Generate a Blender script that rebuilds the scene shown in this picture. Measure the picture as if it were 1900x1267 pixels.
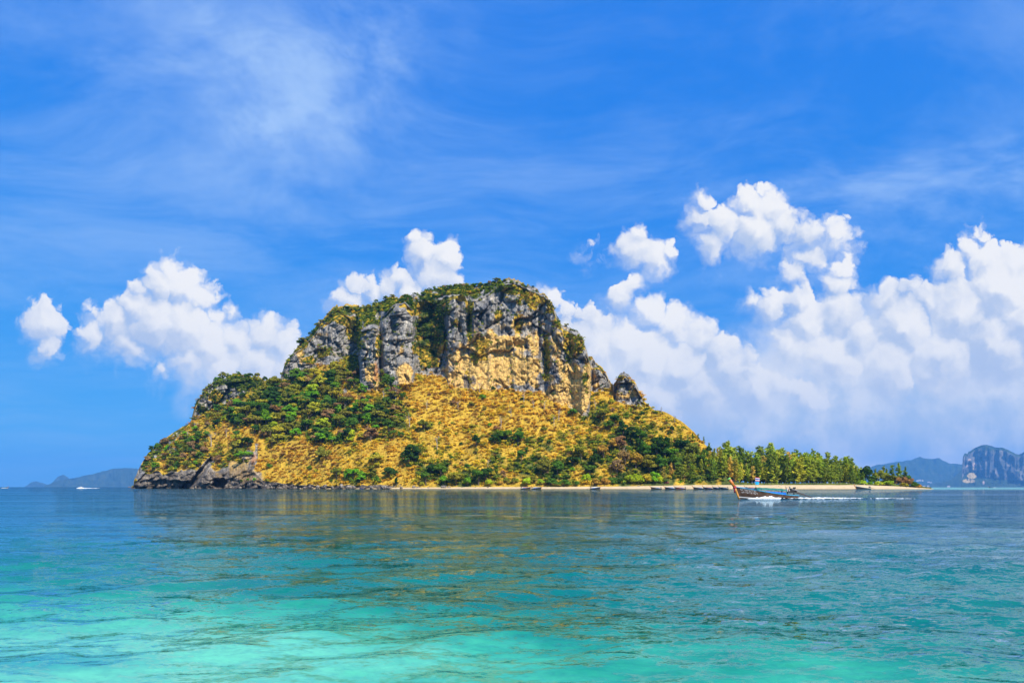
import bpy, bmesh, math, random, os
import numpy as np
from mathutils import Vector, Matrix

# ---------------------------------------------------------------- scene / camera / sky / sun
for o in list(bpy.data.objects):
    bpy.data.objects.remove(o)
scene = bpy.context.scene
COL = scene.collection
F, CX, HY, HC = 1267.0, 950.0, 903.0, 2.2      # focal length, centre and horizon (photo pixels), eye height (m)

def P3(px, py, Y):
    """point seen at photo pixel (px,py), Y metres away"""
    return ((px - CX) / F * Y, Y, HC + (HY - py) / F * Y)

cam_d = bpy.data.cameras.new('camera')
cam = bpy.data.objects.new('camera', cam_d); COL.objects.link(cam)
cam.location = (0, 0, HC); cam.rotation_euler = (math.pi / 2, 0, 0)
cam_d.sensor_width = 36; cam_d.lens = 36 * F / 1900.0
cam_d.shift_y = (HY - 633.5) / 1900.0
cam_d.clip_start = 0.1; cam_d.clip_end = 120000
scene.camera = cam

SUN_AZ, SUN_EL = math.radians(146), math.radians(48)     # behind the camera, to the right
S = Vector((math.sin(SUN_AZ) * math.cos(SUN_EL), math.cos(SUN_AZ) * math.cos(SUN_EL), math.sin(SUN_EL)))
sun_d = bpy.data.lights.new('sun', 'SUN'); sun_d.energy = 5.0; sun_d.angle = math.radians(0.5); sun_d.color = (1.0, 0.95, 0.86)
sun = bpy.data.objects.new('sun', sun_d); COL.objects.link(sun)
sun.rotation_euler = S.to_track_quat('Z', 'Y').to_euler(); sun.location = S * 500

scene.view_settings.view_transform = 'Standard'; scene.view_settings.look = 'None'
scene.view_settings.exposure = 0.55; scene.view_settings.gamma = 1.0
scene.view_settings.use_curve_mapping = False
scene.render.engine = 'CYCLES'
cy = scene.cycles
cy.use_adaptive_sampling = True; cy.adaptive_threshold = 0.012; cy.adaptive_min_samples = 12
cy.use_denoising = True
cy.max_bounces = 5; cy.diffuse_bounces = 2; cy.glossy_bounces = 2; cy.transmission_bounces = 2; cy.transparent_max_bounces = 4
cy.volume_bounces = 0; cy.caustics_reflective = False; cy.caustics_refractive = False
cy.sample_clamp_indirect = 4.0

class NT:
    """small helper to write node graphs"""
    def __init__(s, tree):
        s.t = tree; s.n = tree.nodes; s.l = tree.links
    def put(s, sock, v):
        if v is None: return
        if hasattr(v, 'is_output'): s.l.new(v, sock)
        else: sock.default_value = v
    def math(s, op, a, b=None, c=None, clamp=False):
        m = s.n.new('ShaderNodeMath'); m.operation = op; m.use_clamp = clamp
        for i, v in enumerate((a, b, c)): s.put(m.inputs[i], v)
        return m.outputs[0]
    def vm(s, op, a, b=None, sc=None):
        m = s.n.new('ShaderNodeVectorMath'); m.operation = op
        s.put(m.inputs[0], a); s.put(m.inputs[1], b)
        if sc is not None: s.put(m.inputs['Scale'], sc)
        return m.outputs['Value' if op in ('LENGTH', 'DISTANCE', 'DOT_PRODUCT') else 'Vector']
    def comb(s, x, y, z=0.0):
        m = s.n.new('ShaderNodeCombineXYZ')
        for i, v in enumerate((x, y, z)): s.put(m.inputs[i], v)
        return m.outputs[0]
    def sep(s, v):
        m = s.n.new('ShaderNodeSeparateXYZ'); s.put(m.inputs[0], v); return m.outputs
    def noise(s, vec, scale, detail=4, rough=0.5, dist=0.0, dim='3D', w=None, lac=2.0):
        m = s.n.new('ShaderNodeTexNoise'); m.noise_dimensions = dim
        if vec is not None: s.put(m.inputs['Vector'], vec)
        for k, v in (('Scale', scale), ('Detail', detail), ('Roughness', rough), ('Distortion', dist), ('Lacunarity', lac)): s.put(m.inputs[k], v)
        return m.outputs
    def voro(s, vec, scale, detail=0, rough=0.5, feature='F1', smooth=0.5, dim='3D'):
        m = s.n.new('ShaderNodeTexVoronoi'); m.feature = feature; m.voronoi_dimensions = dim
        s.put(m.inputs['Vector'], vec); s.put(m.inputs['Scale'], scale); s.put(m.inputs['Detail'], detail); s.put(m.inputs['Roughness'], rough)
        if feature == 'SMOOTH_F1': s.put(m.inputs['Smoothness'], smooth)
        return m.outputs
    def mr(s, v, a, b, c=0.0, d=1.0, smooth=True):
        m = s.n.new('ShaderNodeMapRange'); m.interpolation_type = 'SMOOTHSTEP' if smooth else 'LINEAR'
        for i, x in enumerate((v, a, b, c, d)): s.put(m.inputs[i], x)
        return m.outputs[0]
    def mix(s, f, a, b, mode='MIX'):
        m = s.n.new('ShaderNodeMix'); m.data_type = 'RGBA'; m.blend_type = mode
        s.put(m.inputs[0], f); s.put(m.inputs[6], a); s.put(m.inputs[7], b); return m.outputs[2]
    def ramp(s, f, stops, interp='LINEAR'):
        m = s.n.new('ShaderNodeValToRGB'); m.color_ramp.interpolation = interp
        e = m.color_ramp.elements
        while len(e) < len(stops): e.new(0.5)
        for q, (p, c) in zip(e, stops): q.position = p; q.color = c if len(c) == 4 else (*c, 1)
        s.put(m.inputs[0], f); return m.outputs[0]
    def attr(s, name):
        m = s.n.new('ShaderNodeAttribute'); m.attribute_name = name; return m.outputs
    def new(s, kind): return s.n.new(kind)

def lin(r, g, b):
    f = lambda c: (c / 255 / 12.92) if c / 255 <= 0.04045 else ((c / 255 + 0.055) / 1.055) ** 2.4
    return (f(r), f(g), f(b), 1.0)

# cumulus puffs: photo-plane centre and radius of each puff; a fourth number below 1 makes it thinner
CUMULUS = [
 # left cloud
 (85,598,40),(72,585,22),(82,640,24),(180,578,18,.8),(172,622,32,.8),(215,600,38),(252,572,42),(262,540,24),(300,528,40),(318,503,24),(340,538,40),(375,550,28),(290,596,55),(240,636,36),
 (340,606,55),(403,588,14,.8),(424,578,7,.8),(390,640,50),(440,634,40),(490,622,36),(520,632,30),(350,664,36,.8),(420,680,42,.8),(480,680,46,.8),(300,686,16,.6),(530,684,36,.8),
 # behind the summit
 (632,556,18),(662,532,20),(692,538,24),(722,532,22),(745,517,26),(790,472,33),(776,446,13),(830,480,28),(812,512,40),(851,480,12),(760,542,28),(735,493,6,.7),(650,560,30),
 # right of the summit
 (1018,556,26),(1045,580,26),(1085,585,24,.8),(1110,600,30,.8),(1040,620,40),
 # small high cloud
 (1192,432,16),(1178,462,28),(1212,478,34),(1243,466,16),(1150,468,9,.7),(1202,500,18,.8),(1100,465,7,.5),
 # high cloud
 (1308,372,18),(1296,405,20),(1338,418,36),(1392,372,30),(1414,352,15),(1432,388,30),(1400,425,46),(1452,414,32),(1320,452,32,.8),(1468,398,16),
 (1500,436,40,.6),(1545,438,36,.6),(1566,450,22,.55),(1508,478,34,.6),(1480,508,30,.7),
 # bank behind the right slope
 (1160,548,24),(1176,534,13),(1206,578,34),(1250,606,38),(1296,628,38),(1308,604,10),(1334,658,38),(1352,692,44),(1382,658,14),(1392,690,22),(1160,640,46),(1205,670,55),(1262,684,55),(1100,650,60),
 (1300,725,55),(1400,725,46),(1452,716,30),(1482,724,30),(1512,742,24),(1180,730,50),(1230,750,50),
 # big right bank
 (1396,556,13),(1430,572,28),(1478,562,34),(1566,500,21),(1557,532,30),(1572,482,10),(1500,604,54),(1560,584,46),(1600,624,54),(1650,556,32),(1690,538,20),(1720,562,36),(1680,604,60),
 (1768,494,34),(1800,464,20),(1826,434,13),(1832,484,40),(1882,492,36),(1862,540,70),(1782,584,70),(1850,640,80),(1750,660,70),(1650,676,66),(1552,660,66),(1470,640,38),(1905,600,70),(1960,560,80),
]
LOWBANK = [(1120,720,75),(1230,730,75),(1340,770,75),(1440,775,75),(1540,720,75),(1650,720,75),(430,690,48),(500,700,48),(1300,770,120),(1450,770,120),(1600,770,130),(1760,780,130),(1900,760,140),(1620,690,110),(1820,690,120),(1200,790,80)]

def build_world():
    w = bpy.data.worlds.new('World'); scene.world = w; w.use_nodes = True
    t = NT(w.node_tree); t.n.clear()
    out = t.new('ShaderNodeOutputWorld')
    K = 10.0; STR = 0.068
    def background(col):
        bg = t.new('ShaderNodeBackground'); t.put(bg.inputs[0], col); bg.inputs[1].default_value = STR
        return bg.outputs[0]
    d = t.new('ShaderNodeTexCoord').outputs['Generated']
    x, y, z = t.sep(d)
    zc = t.math('MAXIMUM', z, 0.0)
    sky = t.new('ShaderNodeTexSky'); sky.sky_type = 'NISHITA'; sky.sun_disc = False
    sky.sun_elevation = SUN_EL; sky.sun_rotation = SUN_AZ
    sky.air_density = 1.0; sky.dust_density = 0.2; sky.ozone_density = 1.5
    t.l.new(t.comb(x, y, t.math('MAXIMUM', z, 0.015)), sky.inputs['Vector'])
    # the deep, saturated blue of the photograph
    r_, g_, b_ = t.sep(t.vm('SCALE', sky.outputs[0], sc=0.1))
    skyc = t.comb(t.math('MULTIPLY', t.math('POWER', r_, 0.80), 0.135 * K), t.math('MULTIPLY', t.math('POWER', g_, 0.44), 0.49 * K),
                  t.math('MULTIPLY', t.math('POWER', b_, 0.12), 0.96 * K))
    # photo-plane coordinates; past the edges of the picture the same bank of clouds goes on, mirrored
    az = t.math('ARCTAN2', x, y)
    A = math.radians(37.6)
    azm = t.math('SUBTRACT', t.math('PINGPONG', t.math('ADD', az, A), 2 * A), A)
    rho = t.math('SQRT', t.math('MAXIMUM', t.math('SUBTRACT', 1.0, t.math('MULTIPLY', z, z)), 1e-4))
    yy = t.math('MULTIPLY', t.math('COSINE', azm), rho)
    u = t.math('MULTIPLY_ADD', t.math('TANGENT', azm), F, CX)
    v = t.math('MULTIPLY_ADD', t.math('DIVIDE', z, yy), -F, HY)
    v = t.math('MAXIMUM', v, -3000.0)
    P = t.comb(u, v, 0)
    n1 = t.noise(P, 1 / 75.0, 2, 0.5, dim='2D')[1]
    # cirrus: a high thin sheet seen in perspective
    hv = t.vm('DIVIDE', d, t.comb(t.math('ADD', zc, 0.10), t.math('ADD', zc, 0.10), 1.0))
    hv = t.vm('MULTIPLY', hv, (1, 1, 0))
    wv = t.vm('ADD', hv, t.vm('SCALE', t.noise(hv, 0.9, 2, 0.5, dim='2D')[1], sc=0.7))
    wv2 = t.vm('MULTIPLY', wv, (0.75, 1.25, 0))
    c1 = t.noise(wv2, 1.1, 8, 0.66, dim='2D')[0]
    c2 = t.noise(wv, 2.4, 7, 0.66, dim='2D')[0]
    patch = t.mr(t.vm('DISTANCE', t.vm('MULTIPLY', t.vm('ADD', P, t.vm('SCALE', t.vm('SUBTRACT', n1, (.5, .5, .5)), sc=200.0)), (0.75, 1, 0)), (0.75 * 540, 130, 0)), 300.0, 60.0)
    n1x = t.sep(n1)[0]
    strk = t.math('ABSOLUTE', t.math('SUBTRACT', t.math('MULTIPLY_ADD', u, 0.10, v), t.math('MULTIPLY_ADD', n1x, 60.0, 470.0)))
    strk = t.math('MULTIPLY', t.mr(strk, 80.0, 0.0, 0, 0.30), t.mr(u, 1000.0, 1600.0))
    ci = t.math('ADD', t.mr(c1, 0.31, 0.80, 0, 0.46), t.math('MULTIPLY', t.mr(c2, 0.36, 0.72), t.math('MULTIPLY', patch, 0.45)))
    ci = t.math('ADD', ci, t.math('MULTIPLY', strk, t.mr(c1, 0.25, 0.6)))
    ci = t.math('MULTIPLY', ci, t.mr(z, .12, .36, .45, 1.0))
    col = t.mix(ci, skyc, (0.45 * K, 0.66 * K, 1.0 * K, 1))
    clear = background(col)
    # billowing of the outlines
    n2 = t.noise(P, 1 / 22.0, 3, 0.6, dim='2D')[1]
    q = t.vm('ADD', P, t.vm('SCALE', t.vm('SUBTRACT', n1, (.5, .5, .5)), sc=38.0))
    q = t.vm('ADD', q, t.vm('SCALE', t.vm('SUBTRACT', n2, (.5, .5, .5)), sc=20.0))
    q = t.vm('MULTIPLY', q, (1, 1, 0))
    ql = t.vm('ADD', q, (9.0, -15.0, 0))           # a little towards the sun
    vb = t.voro(q, 1 / 32.0, 2.0, 0.5, 'F1', 0.3, '2D')[0]
    vbl = t.voro(ql, 1 / 32.0, 1.0, 0.5, 'F1', 0.3, '2D')[0]
    soft = t.noise(P, 1 / 130.0, 2, 0.5, dim='2D')[0]
    wid0 = t.mr(soft, 0.38, 0.7, 7.0, 26.0)
    big = t.noise(q, 1 / 160.0, 5, 0.55, dim='2D')[0]
    nb = t.noise(P, 1 / 150.0, 5, 0.58, dim='2D')[0]
    low = t.mr(v, 560.0, 850.0)
    def field(q, lst):
        # puffs of one size class share their radius: nearest centre first, then the rim
        acc = None; cls = {}
        for c in lst:
            r = min((9, 15, 22, 30, 38, 48, 60, 75, 110, 130), key=lambda k: abs(k - c[2]))
            cls.setdefault((r, c[3] if len(c) > 3 else 1.0), []).append(c)
        for (r, th), cs in cls.items():
            m = None
            for c in cs:
                dd = t.vm('DISTANCE', q, (c[0], c[1], 0))
                m = dd if m is None else t.math('MINIMUM', m, dd)
            f = t.math('MULTIPLY_ADD', m, -th, (r + 9) * th)
            acc = f if acc is None else t.math('MAXIMUM', acc, f)
        return acc
    def sector(u0, u1):
        near = lambda c, m: c[0] + c[2] + m > u0 and c[0] - c[2] - m < u1
        cs = [c for c in CUMULUS if near(c, 45)]
        lb = [c for c in LOWBANK if near(c, 90)]
        cc = col
        if lb:
            Fl = field(q, lb)
            ab = t.mr(t.math('ADD', Fl, t.math('MULTIPLY_ADD', nb, 170.0, -62.0)), -50.0, 90.0, 0.0, 0.9)
            bankc = t.mix(t.mr(nb, 0.36, 0.66), (0.53 * K, 0.65 * K, 0.85 * K, 1), (0.84 * K, 0.87 * K, 0.93 * K, 1))
            cc = t.mix(ab, cc, bankc)
        Fq = field(q, cs); Fl_ = field(ql, cs)
        slope = t.math('SUBTRACT', Fq, Fl_)
        D = t.math('ADD', Fq, t.math('MULTIPLY_ADD', vb, -18.0, 7.0))
        wid = t.math('ADD', wid0, t.mr(slope, 8.0, -14.0, 0.0, 40.0))          # crisp tops, soft undersides
        alpha = t.mr(t.math('ADD', t.math('DIVIDE', D, wid), 0.45), 0.0, 1.0, 0.0, 0.985)
        sv = t.math('SUBTRACT', vbl, vb)
        lit = t.mr(t.math('ADD', t.math('MULTIPLY_ADD', slope, 0.022, 0.58), t.math('ADD', t.math('MULTIPLY', sv, 0.20), t.math('MULTIPLY_ADD', big, 1.35, -0.68))), 0.0, 1.0)
        lit = t.math('MAXIMUM', lit, t.math('MULTIPLY', t.mr(D, 24.0, 2.0, 0.0, 0.85), t.mr(slope, -6.0, 8.0)))
        lit = t.math('MULTIPLY', lit, t.math('MULTIPLY_ADD', low, -0.50, 1.0))
        cl = t.mix(lit, (0.51 * K, 0.62 * K, 0.84 * K, 1), (0.99 * K, 0.98 * K, 0.97 * K, 1))
        return background(t.mix(alpha, cc, cl))
    def mixs(f, a, b):
        m = t.new('ShaderNodeMixShader'); t.put(m.inputs[0], f); t.l.new(a, m.inputs[1]); t.l.new(b, m.inputs[2]); return m.outputs[0]
    gt = lambda a, b: t.math('GREATER_THAN', a, b)
    left = sector(-60, 610); mid = sector(610, 1100)
    right = mixs(gt(u, 1520.0), sector(1100, 1520), sector(1520, 1990))
    cloudy = mixs(gt(u, 1100.0), mixs(gt(u, 610.0), left, mid), right)
    band = t.math('MULTIPLY', gt(v, 310.0), t.math('LESS_THAN', v, 905.0))
    t.l.new(mixs(band, clear, cloudy), out.inputs[0])
    w.cycles.sampling_method = 'MANUAL'; w.cycles.sample_map_resolution = 256
build_world()

# ---------------------------------------------------------------- helpers
rng = np.random.default_rng(7)
R = random.Random(11)

def tag(o, label=None, cat=None, group=None, kind=None):
    if label: o['label'] = label
    if cat: o['category'] = cat
    if group: o['group'] = group
    if kind: o['kind'] = kind
    return o
def link(o, parent=None):
    COL.objects.link(o)
    if parent is not None: o.parent = parent
    return o
def empty(name, loc=(0, 0, 0), rz=0.0, sc=1.0):
    o = bpy.data.objects.new(name, None); link(o)
    o.empty_display_size = 0.3
    o.location = loc; o.rotation_euler = (0, 0, rz); o.scale = (sc,) * 3 if isinstance(sc, (int, float)) else sc
    return o
def mesh_np(name, verts, faces, mats=(), smooth=False, fmat=None):
    """verts (n,3); faces: array (m,3|4) or list of tuples"""
    me = bpy.data.meshes.new(name)
    verts = np.asarray(verts, dtype=np.float32)
    if isinstance(faces, np.ndarray):
        m, k = faces.shape
        me.vertices.add(len(verts)); me.vertices.foreach_set('co', verts.ravel())
        me.loops.add(m * k); me.loops.foreach_set('vertex_index', faces.astype(np.int32).ravel())
        me.polygons.add(m); me.polygons.foreach_set('loop_start', np.arange(m, dtype=np.int32) * k)
        try: me.polygons.foreach_set('loop_total', np.full(m, k, dtype=np.int32))
        except Exception: pass
    else:
        me.from_pydata([tuple(map(float, v)) for v in verts], [], [tuple(f) for f in faces])
    for mt in mats: me.materials.append(mt)
    if fmat is not None: me.polygons.foreach_set('material_index', np.asarray(fmat, dtype=np.int32))
    me.update(calc_edges=True)
    me.polygons.foreach_set('use_smooth', np.full(len(me.polygons), bool(smooth)))
    me.validate()
    return me
def obj(name, me, parent=None):
    return link(bpy.data.objects.new(name, me), parent)
def fattr(me, name, vals):
    a = me.attributes.new(name, 'FLOAT', 'POINT'); a.data.foreach_set('value', np.asarray(vals, dtype=np.float32).ravel())

def soft_normals(me, N):
    """leaf normals that follow the outside of the clump, so that foliage shades as a soft mass"""
    N = np.asarray(N, dtype=np.float32); N = N / (np.linalg.norm(N, axis=1, keepdims=True) + 1e-9)
    a = me.attributes.new('custom_normal', 'FLOAT_VECTOR', 'POINT'); a.data.foreach_set('vector', N.ravel())
def wind(V, Fq, N):
    """turn every quad so that it faces the way its normals point"""
    g = np.cross(V[Fq[:, 1]] - V[Fq[:, 0]], V[Fq[:, 3]] - V[Fq[:, 0]]); flip = (g * N[Fq[:, 0]]).sum(1) < 0
    Fq = Fq.copy(); Fq[flip] = Fq[flip][:, ::-1]; return Fq
def _h(ix, iy, iz, seed):
    n = (ix * 374761393 + iy * 668265263 + iz * 2147483647 + seed * 974634777) & 0xFFFFFFFF
    n = ((n ^ (n >> 13)) * 1274126177) & 0xFFFFFFFF
    n = ((n ^ (n >> 16)) * 2246822519) & 0xFFFFFFFF
    return ((n ^ (n >> 15)) & 0xFFFFFF) / float(0xFFFFFF) * 2 - 1
def vnoise(x, y, z=0.0, seed=0):
    x, y, z = np.broadcast_arrays(np.asarray(x, float), np.asarray(y, float), np.asarray(z, float))
    fx, fy, fz = np.floor(x), np.floor(y), np.floor(z)
    ix, iy, iz = fx.astype(np.int64), fy.astype(np.int64), fz.astype(np.int64)
    tx, ty, tz = x - fx, y - fy, z - fz
    tx, ty, tz = [a * a * a * (a * (a * 6 - 15) + 10) for a in (tx, ty, tz)]
    r = 0
    for dx in (0, 1):
        for dy in (0, 1):
            for dz in (0, 1):
                wgt = (tx if dx else 1 - tx) * (ty if dy else 1 - ty) * (tz if dz else 1 - tz)
                r = r + wgt * _h(ix + dx, iy + dy, iz + dz, seed)
    return r
def fbm(x, y, z=0.0, octv=4, seed=0, gain=0.5):
    a, s, f = 1.0, 0.0, 1.0
    for i in range(octv):
        s = s + a * vnoise(np.asarray(x) * f, np.asarray(y) * f, np.asarray(z) * f, seed + i * 17); a *= gain; f *= 2.03
    return s
def ridged(x, y, z=0.0, octv=3, seed=0):
    a, s, f = 1.0, 0.0, 1.0
    for i in range(octv):
        s = s + a * (1 - 2 * np.abs(vnoise(np.asarray(x) * f, np.asarray(y) * f, np.asarray(z) * f, seed + i * 13))); a *= .5; f *= 2.1
    return s
def sstep(a, b, x):
    q = np.clip((x - a) / (b - a), 0, 1); return q * q * (3 - 2 * q)
def curve(pts):
    p = np.array(pts, float); return lambda x: np.interp(x, p[:, 0], p[:, 1])

def mat(name):
    m = bpy.data.materials.new(name); m.use_nodes = True; t = NT(m.node_tree); t.n.clear()
    return m, t
def surf(t, sh):
    o = t.new('ShaderNodeOutputMaterial'); t.l.new(sh, o.inputs[0])
def princ(t, col, rough=0.8, spec=0.3, normal=None, metal=0.0):
    b = t.new('ShaderNodeBsdfPrincipled')
    t.put(b.inputs['Base Color'], col); t.put(b.inputs['Roughness'], rough); t.put(b.inputs['Specular IOR Level'], spec); t.put(b.inputs['Metallic'], metal)
    if normal is not None: t.l.new(normal, b.inputs['Normal'])
    return b.outputs[0]
def bump(t, h, strength=0.5, dist=1.0, normal=None):
    b = t.new('ShaderNodeBump'); b.inputs['Strength'].default_value = strength; b.inputs['Distance'].default_value = dist
    t.l.new(h, b.inputs['Height'])
    if normal is not None: t.l.new(normal, b.inputs['Normal'])
    return b.outputs[0]
_plain = {}
def plain(name, col, rough=0.6, spec=0.3, var=0.25, scale=3.0):
    """painted / woven / wooden surface with a little mottling"""
    if name in _plain: return _plain[name]
    m, t = mat(name)
    g = t.new('ShaderNodeTexCoord').outputs['Object']
    n = t.noise(g, scale, 4, 0.6)[0]
    c = (*col[:3], 1)
    cc = t.mix(t.mr(n, 0.3, 0.7), tuple(k * (1 - var) for k in col[:3]) + (1,), tuple(min(1, k * (1 + var)) for k in col[:3]) + (1,))
    surf(t, princ(t, cc, rough, spec)); _plain[name] = m; return m
def leaf_mat(name, trans=0.3, attr=None, ramp=None, hue=0.16):
    """foliage: the object's own colour (or a ramp over a stored tint), varied leaf by leaf"""
    m, t = mat(name)
    pos = t.new('ShaderNodeNewGeometry').outputs['Position']
    if ramp: base = t.ramp(t.attr(attr)[2], ramp)
    else: base = t.new('ShaderNodeObjectInfo').outputs['Color']
    n = t.noise(pos, 0.55, 3, 0.6)
    v = t.mr(n[0], 0.28, 0.72, 1 - hue * 2.2, 1 + hue * 2.2)
    col = t.vm('SCALE', base, sc=v)
    col = t.mix(t.mr(t.noise(pos, 0.23, 2)[0], 0.45, 0.7, 0, 0.30), col, t.vm('MULTIPLY', col, (1.5, 1.12, 0.6)))
    d = t.new('ShaderNodeBsdfDiffuse'); t.l.new(col, d.inputs[0])
    tr = t.new('ShaderNodeBsdfTranslucent'); t.l.new(t.vm('MULTIPLY', col, (1.1, 1.15, 0.7)), tr.inputs[0])
    mx = t.new('ShaderNodeMixShader'); mx.inputs[0].default_value = trans
    t.l.new(d.outputs[0], mx.inputs[1]); t.l.new(tr.outputs[0], mx.inputs[2])
    surf(t, mx.outputs[0]); return m

class MB:
    """collects simple shapes into one mesh"""
    def __init__(s): s.v = []; s.f = []; s.m = []
    def add(s, v, f, mi=0):
        k = len(s.v); s.v += [tuple(p) for p in v]; s.f += [tuple(i + k for i in q) for q in f]; s.m += [mi] * len(f)
    def box(s, c, d, mi=0, rot=None, taper=1.0):
        x, y, z = [k / 2 for k in d]; M = rot or Matrix.Identity(3)
        vs = []
        for sx, sy, sz in ((-1,-1,-1),(1,-1,-1),(1,1,-1),(-1,1,-1),(-1,-1,1),(1,-1,1),(1,1,1),(-1,1,1)):
            k = taper if sz > 0 else 1.0
            vs.append(Vector(c) + M @ Vector((sx * x * k, sy * y * k, sz * z)))
        s.add(vs, [(0,3,2,1),(4,5,6,7),(0,1,5,4),(1,2,6,5),(2,3,7,6),(3,0,4,7)], mi)
    def tube(s, pts, rad, n=6, mi=0, cap=True, flat=(1, 1)):
        pts = [Vector(p) for p in pts]; rad = list(rad) if hasattr(rad, '__len__') else [rad] * len(pts)
        vs = []; fs = []
        for i, p in enumerate(pts):
            d = (pts[min(i + 1, len(pts) - 1)] - pts[max(i - 1, 0)]).normalized()
            a = d.orthogonal().normalized() if abs(d.y) > 0.95 else d.cross(Vector((0, 1, 0))).normalized()
            b = d.cross(a)
            for k in range(n):
                th = 2 * math.pi * k / n
                vs.append(p + rad[i] * (a * math.cos(th) * flat[0] + b * math.sin(th) * flat[1]))
        for i in range(len(pts) - 1):
            for k in range(n):
                k2 = (k + 1) % n; fs.append((i * n + k, i * n + k2, (i + 1) * n + k2, (i + 1) * n + k))
        if cap: fs.append(tuple(range(n - 1, -1, -1))); fs.append(tuple((len(pts) - 1) * n + k for k in range(n)))
        s.add(vs, fs, mi)
    def grid(s, rows, mi=0, closed=False):
        n = len(rows[0]); vs = [p for r in rows for p in r]; fs = []
        for i in range(len(rows) - 1):
            for k in range(n if closed else n - 1):
                k2 = (k + 1) % n; fs.append((i * n + k, i * n + k2, (i + 1) * n + k2, (i + 1) * n + k))
        s.add(vs, fs, mi)
    def mesh(s, name, mats, smooth=False):
        return mesh_np(name, s.v, s.f, mats if isinstance(mats, (list, tuple)) else [mats], smooth, s.m)
    def build(s, name, mats, parent=None, smooth=False):
        return obj(name, s.mesh(name, mats, smooth), parent)

# ---------------------------------------------------------------- the island
shoreY = curve([(240,905),(300,890),(400,860),(500,820),(600,780),(700,740),(800,715),(900,700),(1000,690),(1100,680),(1200,672),(1345,660),(1500,650),(1600,650),(1730,665)])
beachW = curve([(560,3),(640,6),(760,12),(850,17),(1000,22),(1150,32),(1300,46),(1600,46),(1690,30),(1730,6)])
beachZ = curve([(560,1.2),(640,1.4),(760,1.8),(850,2.0),(1000,2.2),(1150,2.7),(1230,3.6),(1300,4.3),(1600,4.2),(1660,3.0),(1700,1.6),(1730,0.4)])
ridge_c = curve([(243,904),(247,902),(250,893),(256,880),(262,868),(275,846),(300,823),(330,801),(354,782),(358,765),(364,744),(385,716),(410,701),(440,694),(470,699),(490,706),(520,706),
 (522.5,690),(530,672),(545,652),(565,632),(590,605),(612,582),(640,569),(675,570),(700,562),(735,552),(770,547),(800,538),(850,530),(900,526),(938,520),(955,522),(985,534),(1010,547),(1025,562),(1033,588),(1045,607),(1060,611),(1075,617),(1085,636),(1092,661),(1110,677),(1125,692),(1134,716),(1146,699),(1158,693),(1168,697),(1180,714),(1195,744),(1215,761),(1240,773),(1265,787),(1290,806),(1315,831),(1330,848),(1345,878),(1360,893),(1400,896),(1600,896),(1660,898),(1700,901),(1730,904)])
top_c = curve([(243,904),(354,783),(358,768),(364,750),(385,723),(410,708),(440,700),(470,704),(500,707),(521,707),(523,694),(540,664),(565,641),(590,615),(612,592),(640,580),(664,592),(668,616),(690,609),(703,614),(707,592),(735,566),(750,561),(766,576),(772,560),(800,556),(826,552),(832,551),(860,546),(870,560),(890,557),(920,536),(950,526),(985,539),(1010,551),(1025,566),(1033,593),(1045,613),(1060,619),(1075,624),(1085,642),(1092,666),(1097,684),(1110,683),(1125,697),(1132,718),(1140,712),(1150,702),(1160,697),(1170,704),(1182,722),(1195,748),(1200,752),(1215,762),(1240,774),(1265,788),(1290,807),(1315,832),(1330,849),(1345,879),(1360,894),(1400,897),(1730,904)])
base_c = curve([(243,904),(354,784),(358,778),(362,773),(400,753),(430,740),(470,718),(500,708),(521,708),(523,707),(560,693),(600,673),(640,664),(664,656),(668,722),(700,723),(706,712),(740,710),(768,707),(772,692),(800,691),(826,696),(832,712),(870,718),(920,719),(1000,723),(1020,738),(1050,752),(1080,768),(1093,772),(1097,723),(1125,721),(1135,720),(1140,738),(1165,748),(1195,752),(1200,753),(1215,763),(1240,775),(1265,789),(1290,808),(1315,833),(1330,850),(1345,880),(1360,895),(1400,897.5),(1730,904)])
sea_c = curve([(243,904),(250,896),(258,882),(266,874),(280,884),(292,878),(306,888),(322,876),(340,886),(356,879),(372,880),(385,876),(400,884),(430,880),(455,876),(470,874),(490,893),(520,896),(560,899),(640,900),(700,900),(800,900),(900,900),(1200,897),(1345,895.5),(1400,898),(1730,904)])

def blobs(px, py, lst):
    r = np.zeros(np.broadcast(px, py).shape)
    for cx, cy_, rx, ry, a in lst: r = np.maximum(r, a * np.exp(-(((px - cx) / rx) ** 2 + ((py - cy_) / ry) ** 2)))
    return r
def cells(x, y, seed):
    """jittered cells: per-cell height, tilted facets and distance to the joint"""
    ix, iy = np.floor(x).astype(np.int64), np.floor(y).astype(np.int64)
    b1 = np.full(x.shape, 9.); b2 = np.full(x.shape, 9.); val = np.zeros(x.shape)
    for dx in (-1, 0, 1):
        for dy in (-1, 0, 1):
            cx, cy_ = ix + dx, iy + dy
            ox, oy = x - (cx + .5 + .45 * _h(cx, cy_, 1 + 0 * cx, seed)), y - (cy_ + .5 + .45 * _h(cx, cy_, 2 + 0 * cx, seed))
            d = ox * ox + oy * oy; v = _h(cx, cy_, 3 + 0 * cx, seed) + .9 * ox * _h(cx, cy_, 4 + 0 * cx, seed) + .9 * oy * _h(cx, cy_, 5 + 0 * cx, seed)
            m = d < b1; b2 = np.where(m, b1, np.minimum(b2, d)); val = np.where(m, v, val); b1 = np.where(m, d, b1)
    return val, np.sqrt(b2) - np.sqrt(b1)
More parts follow.
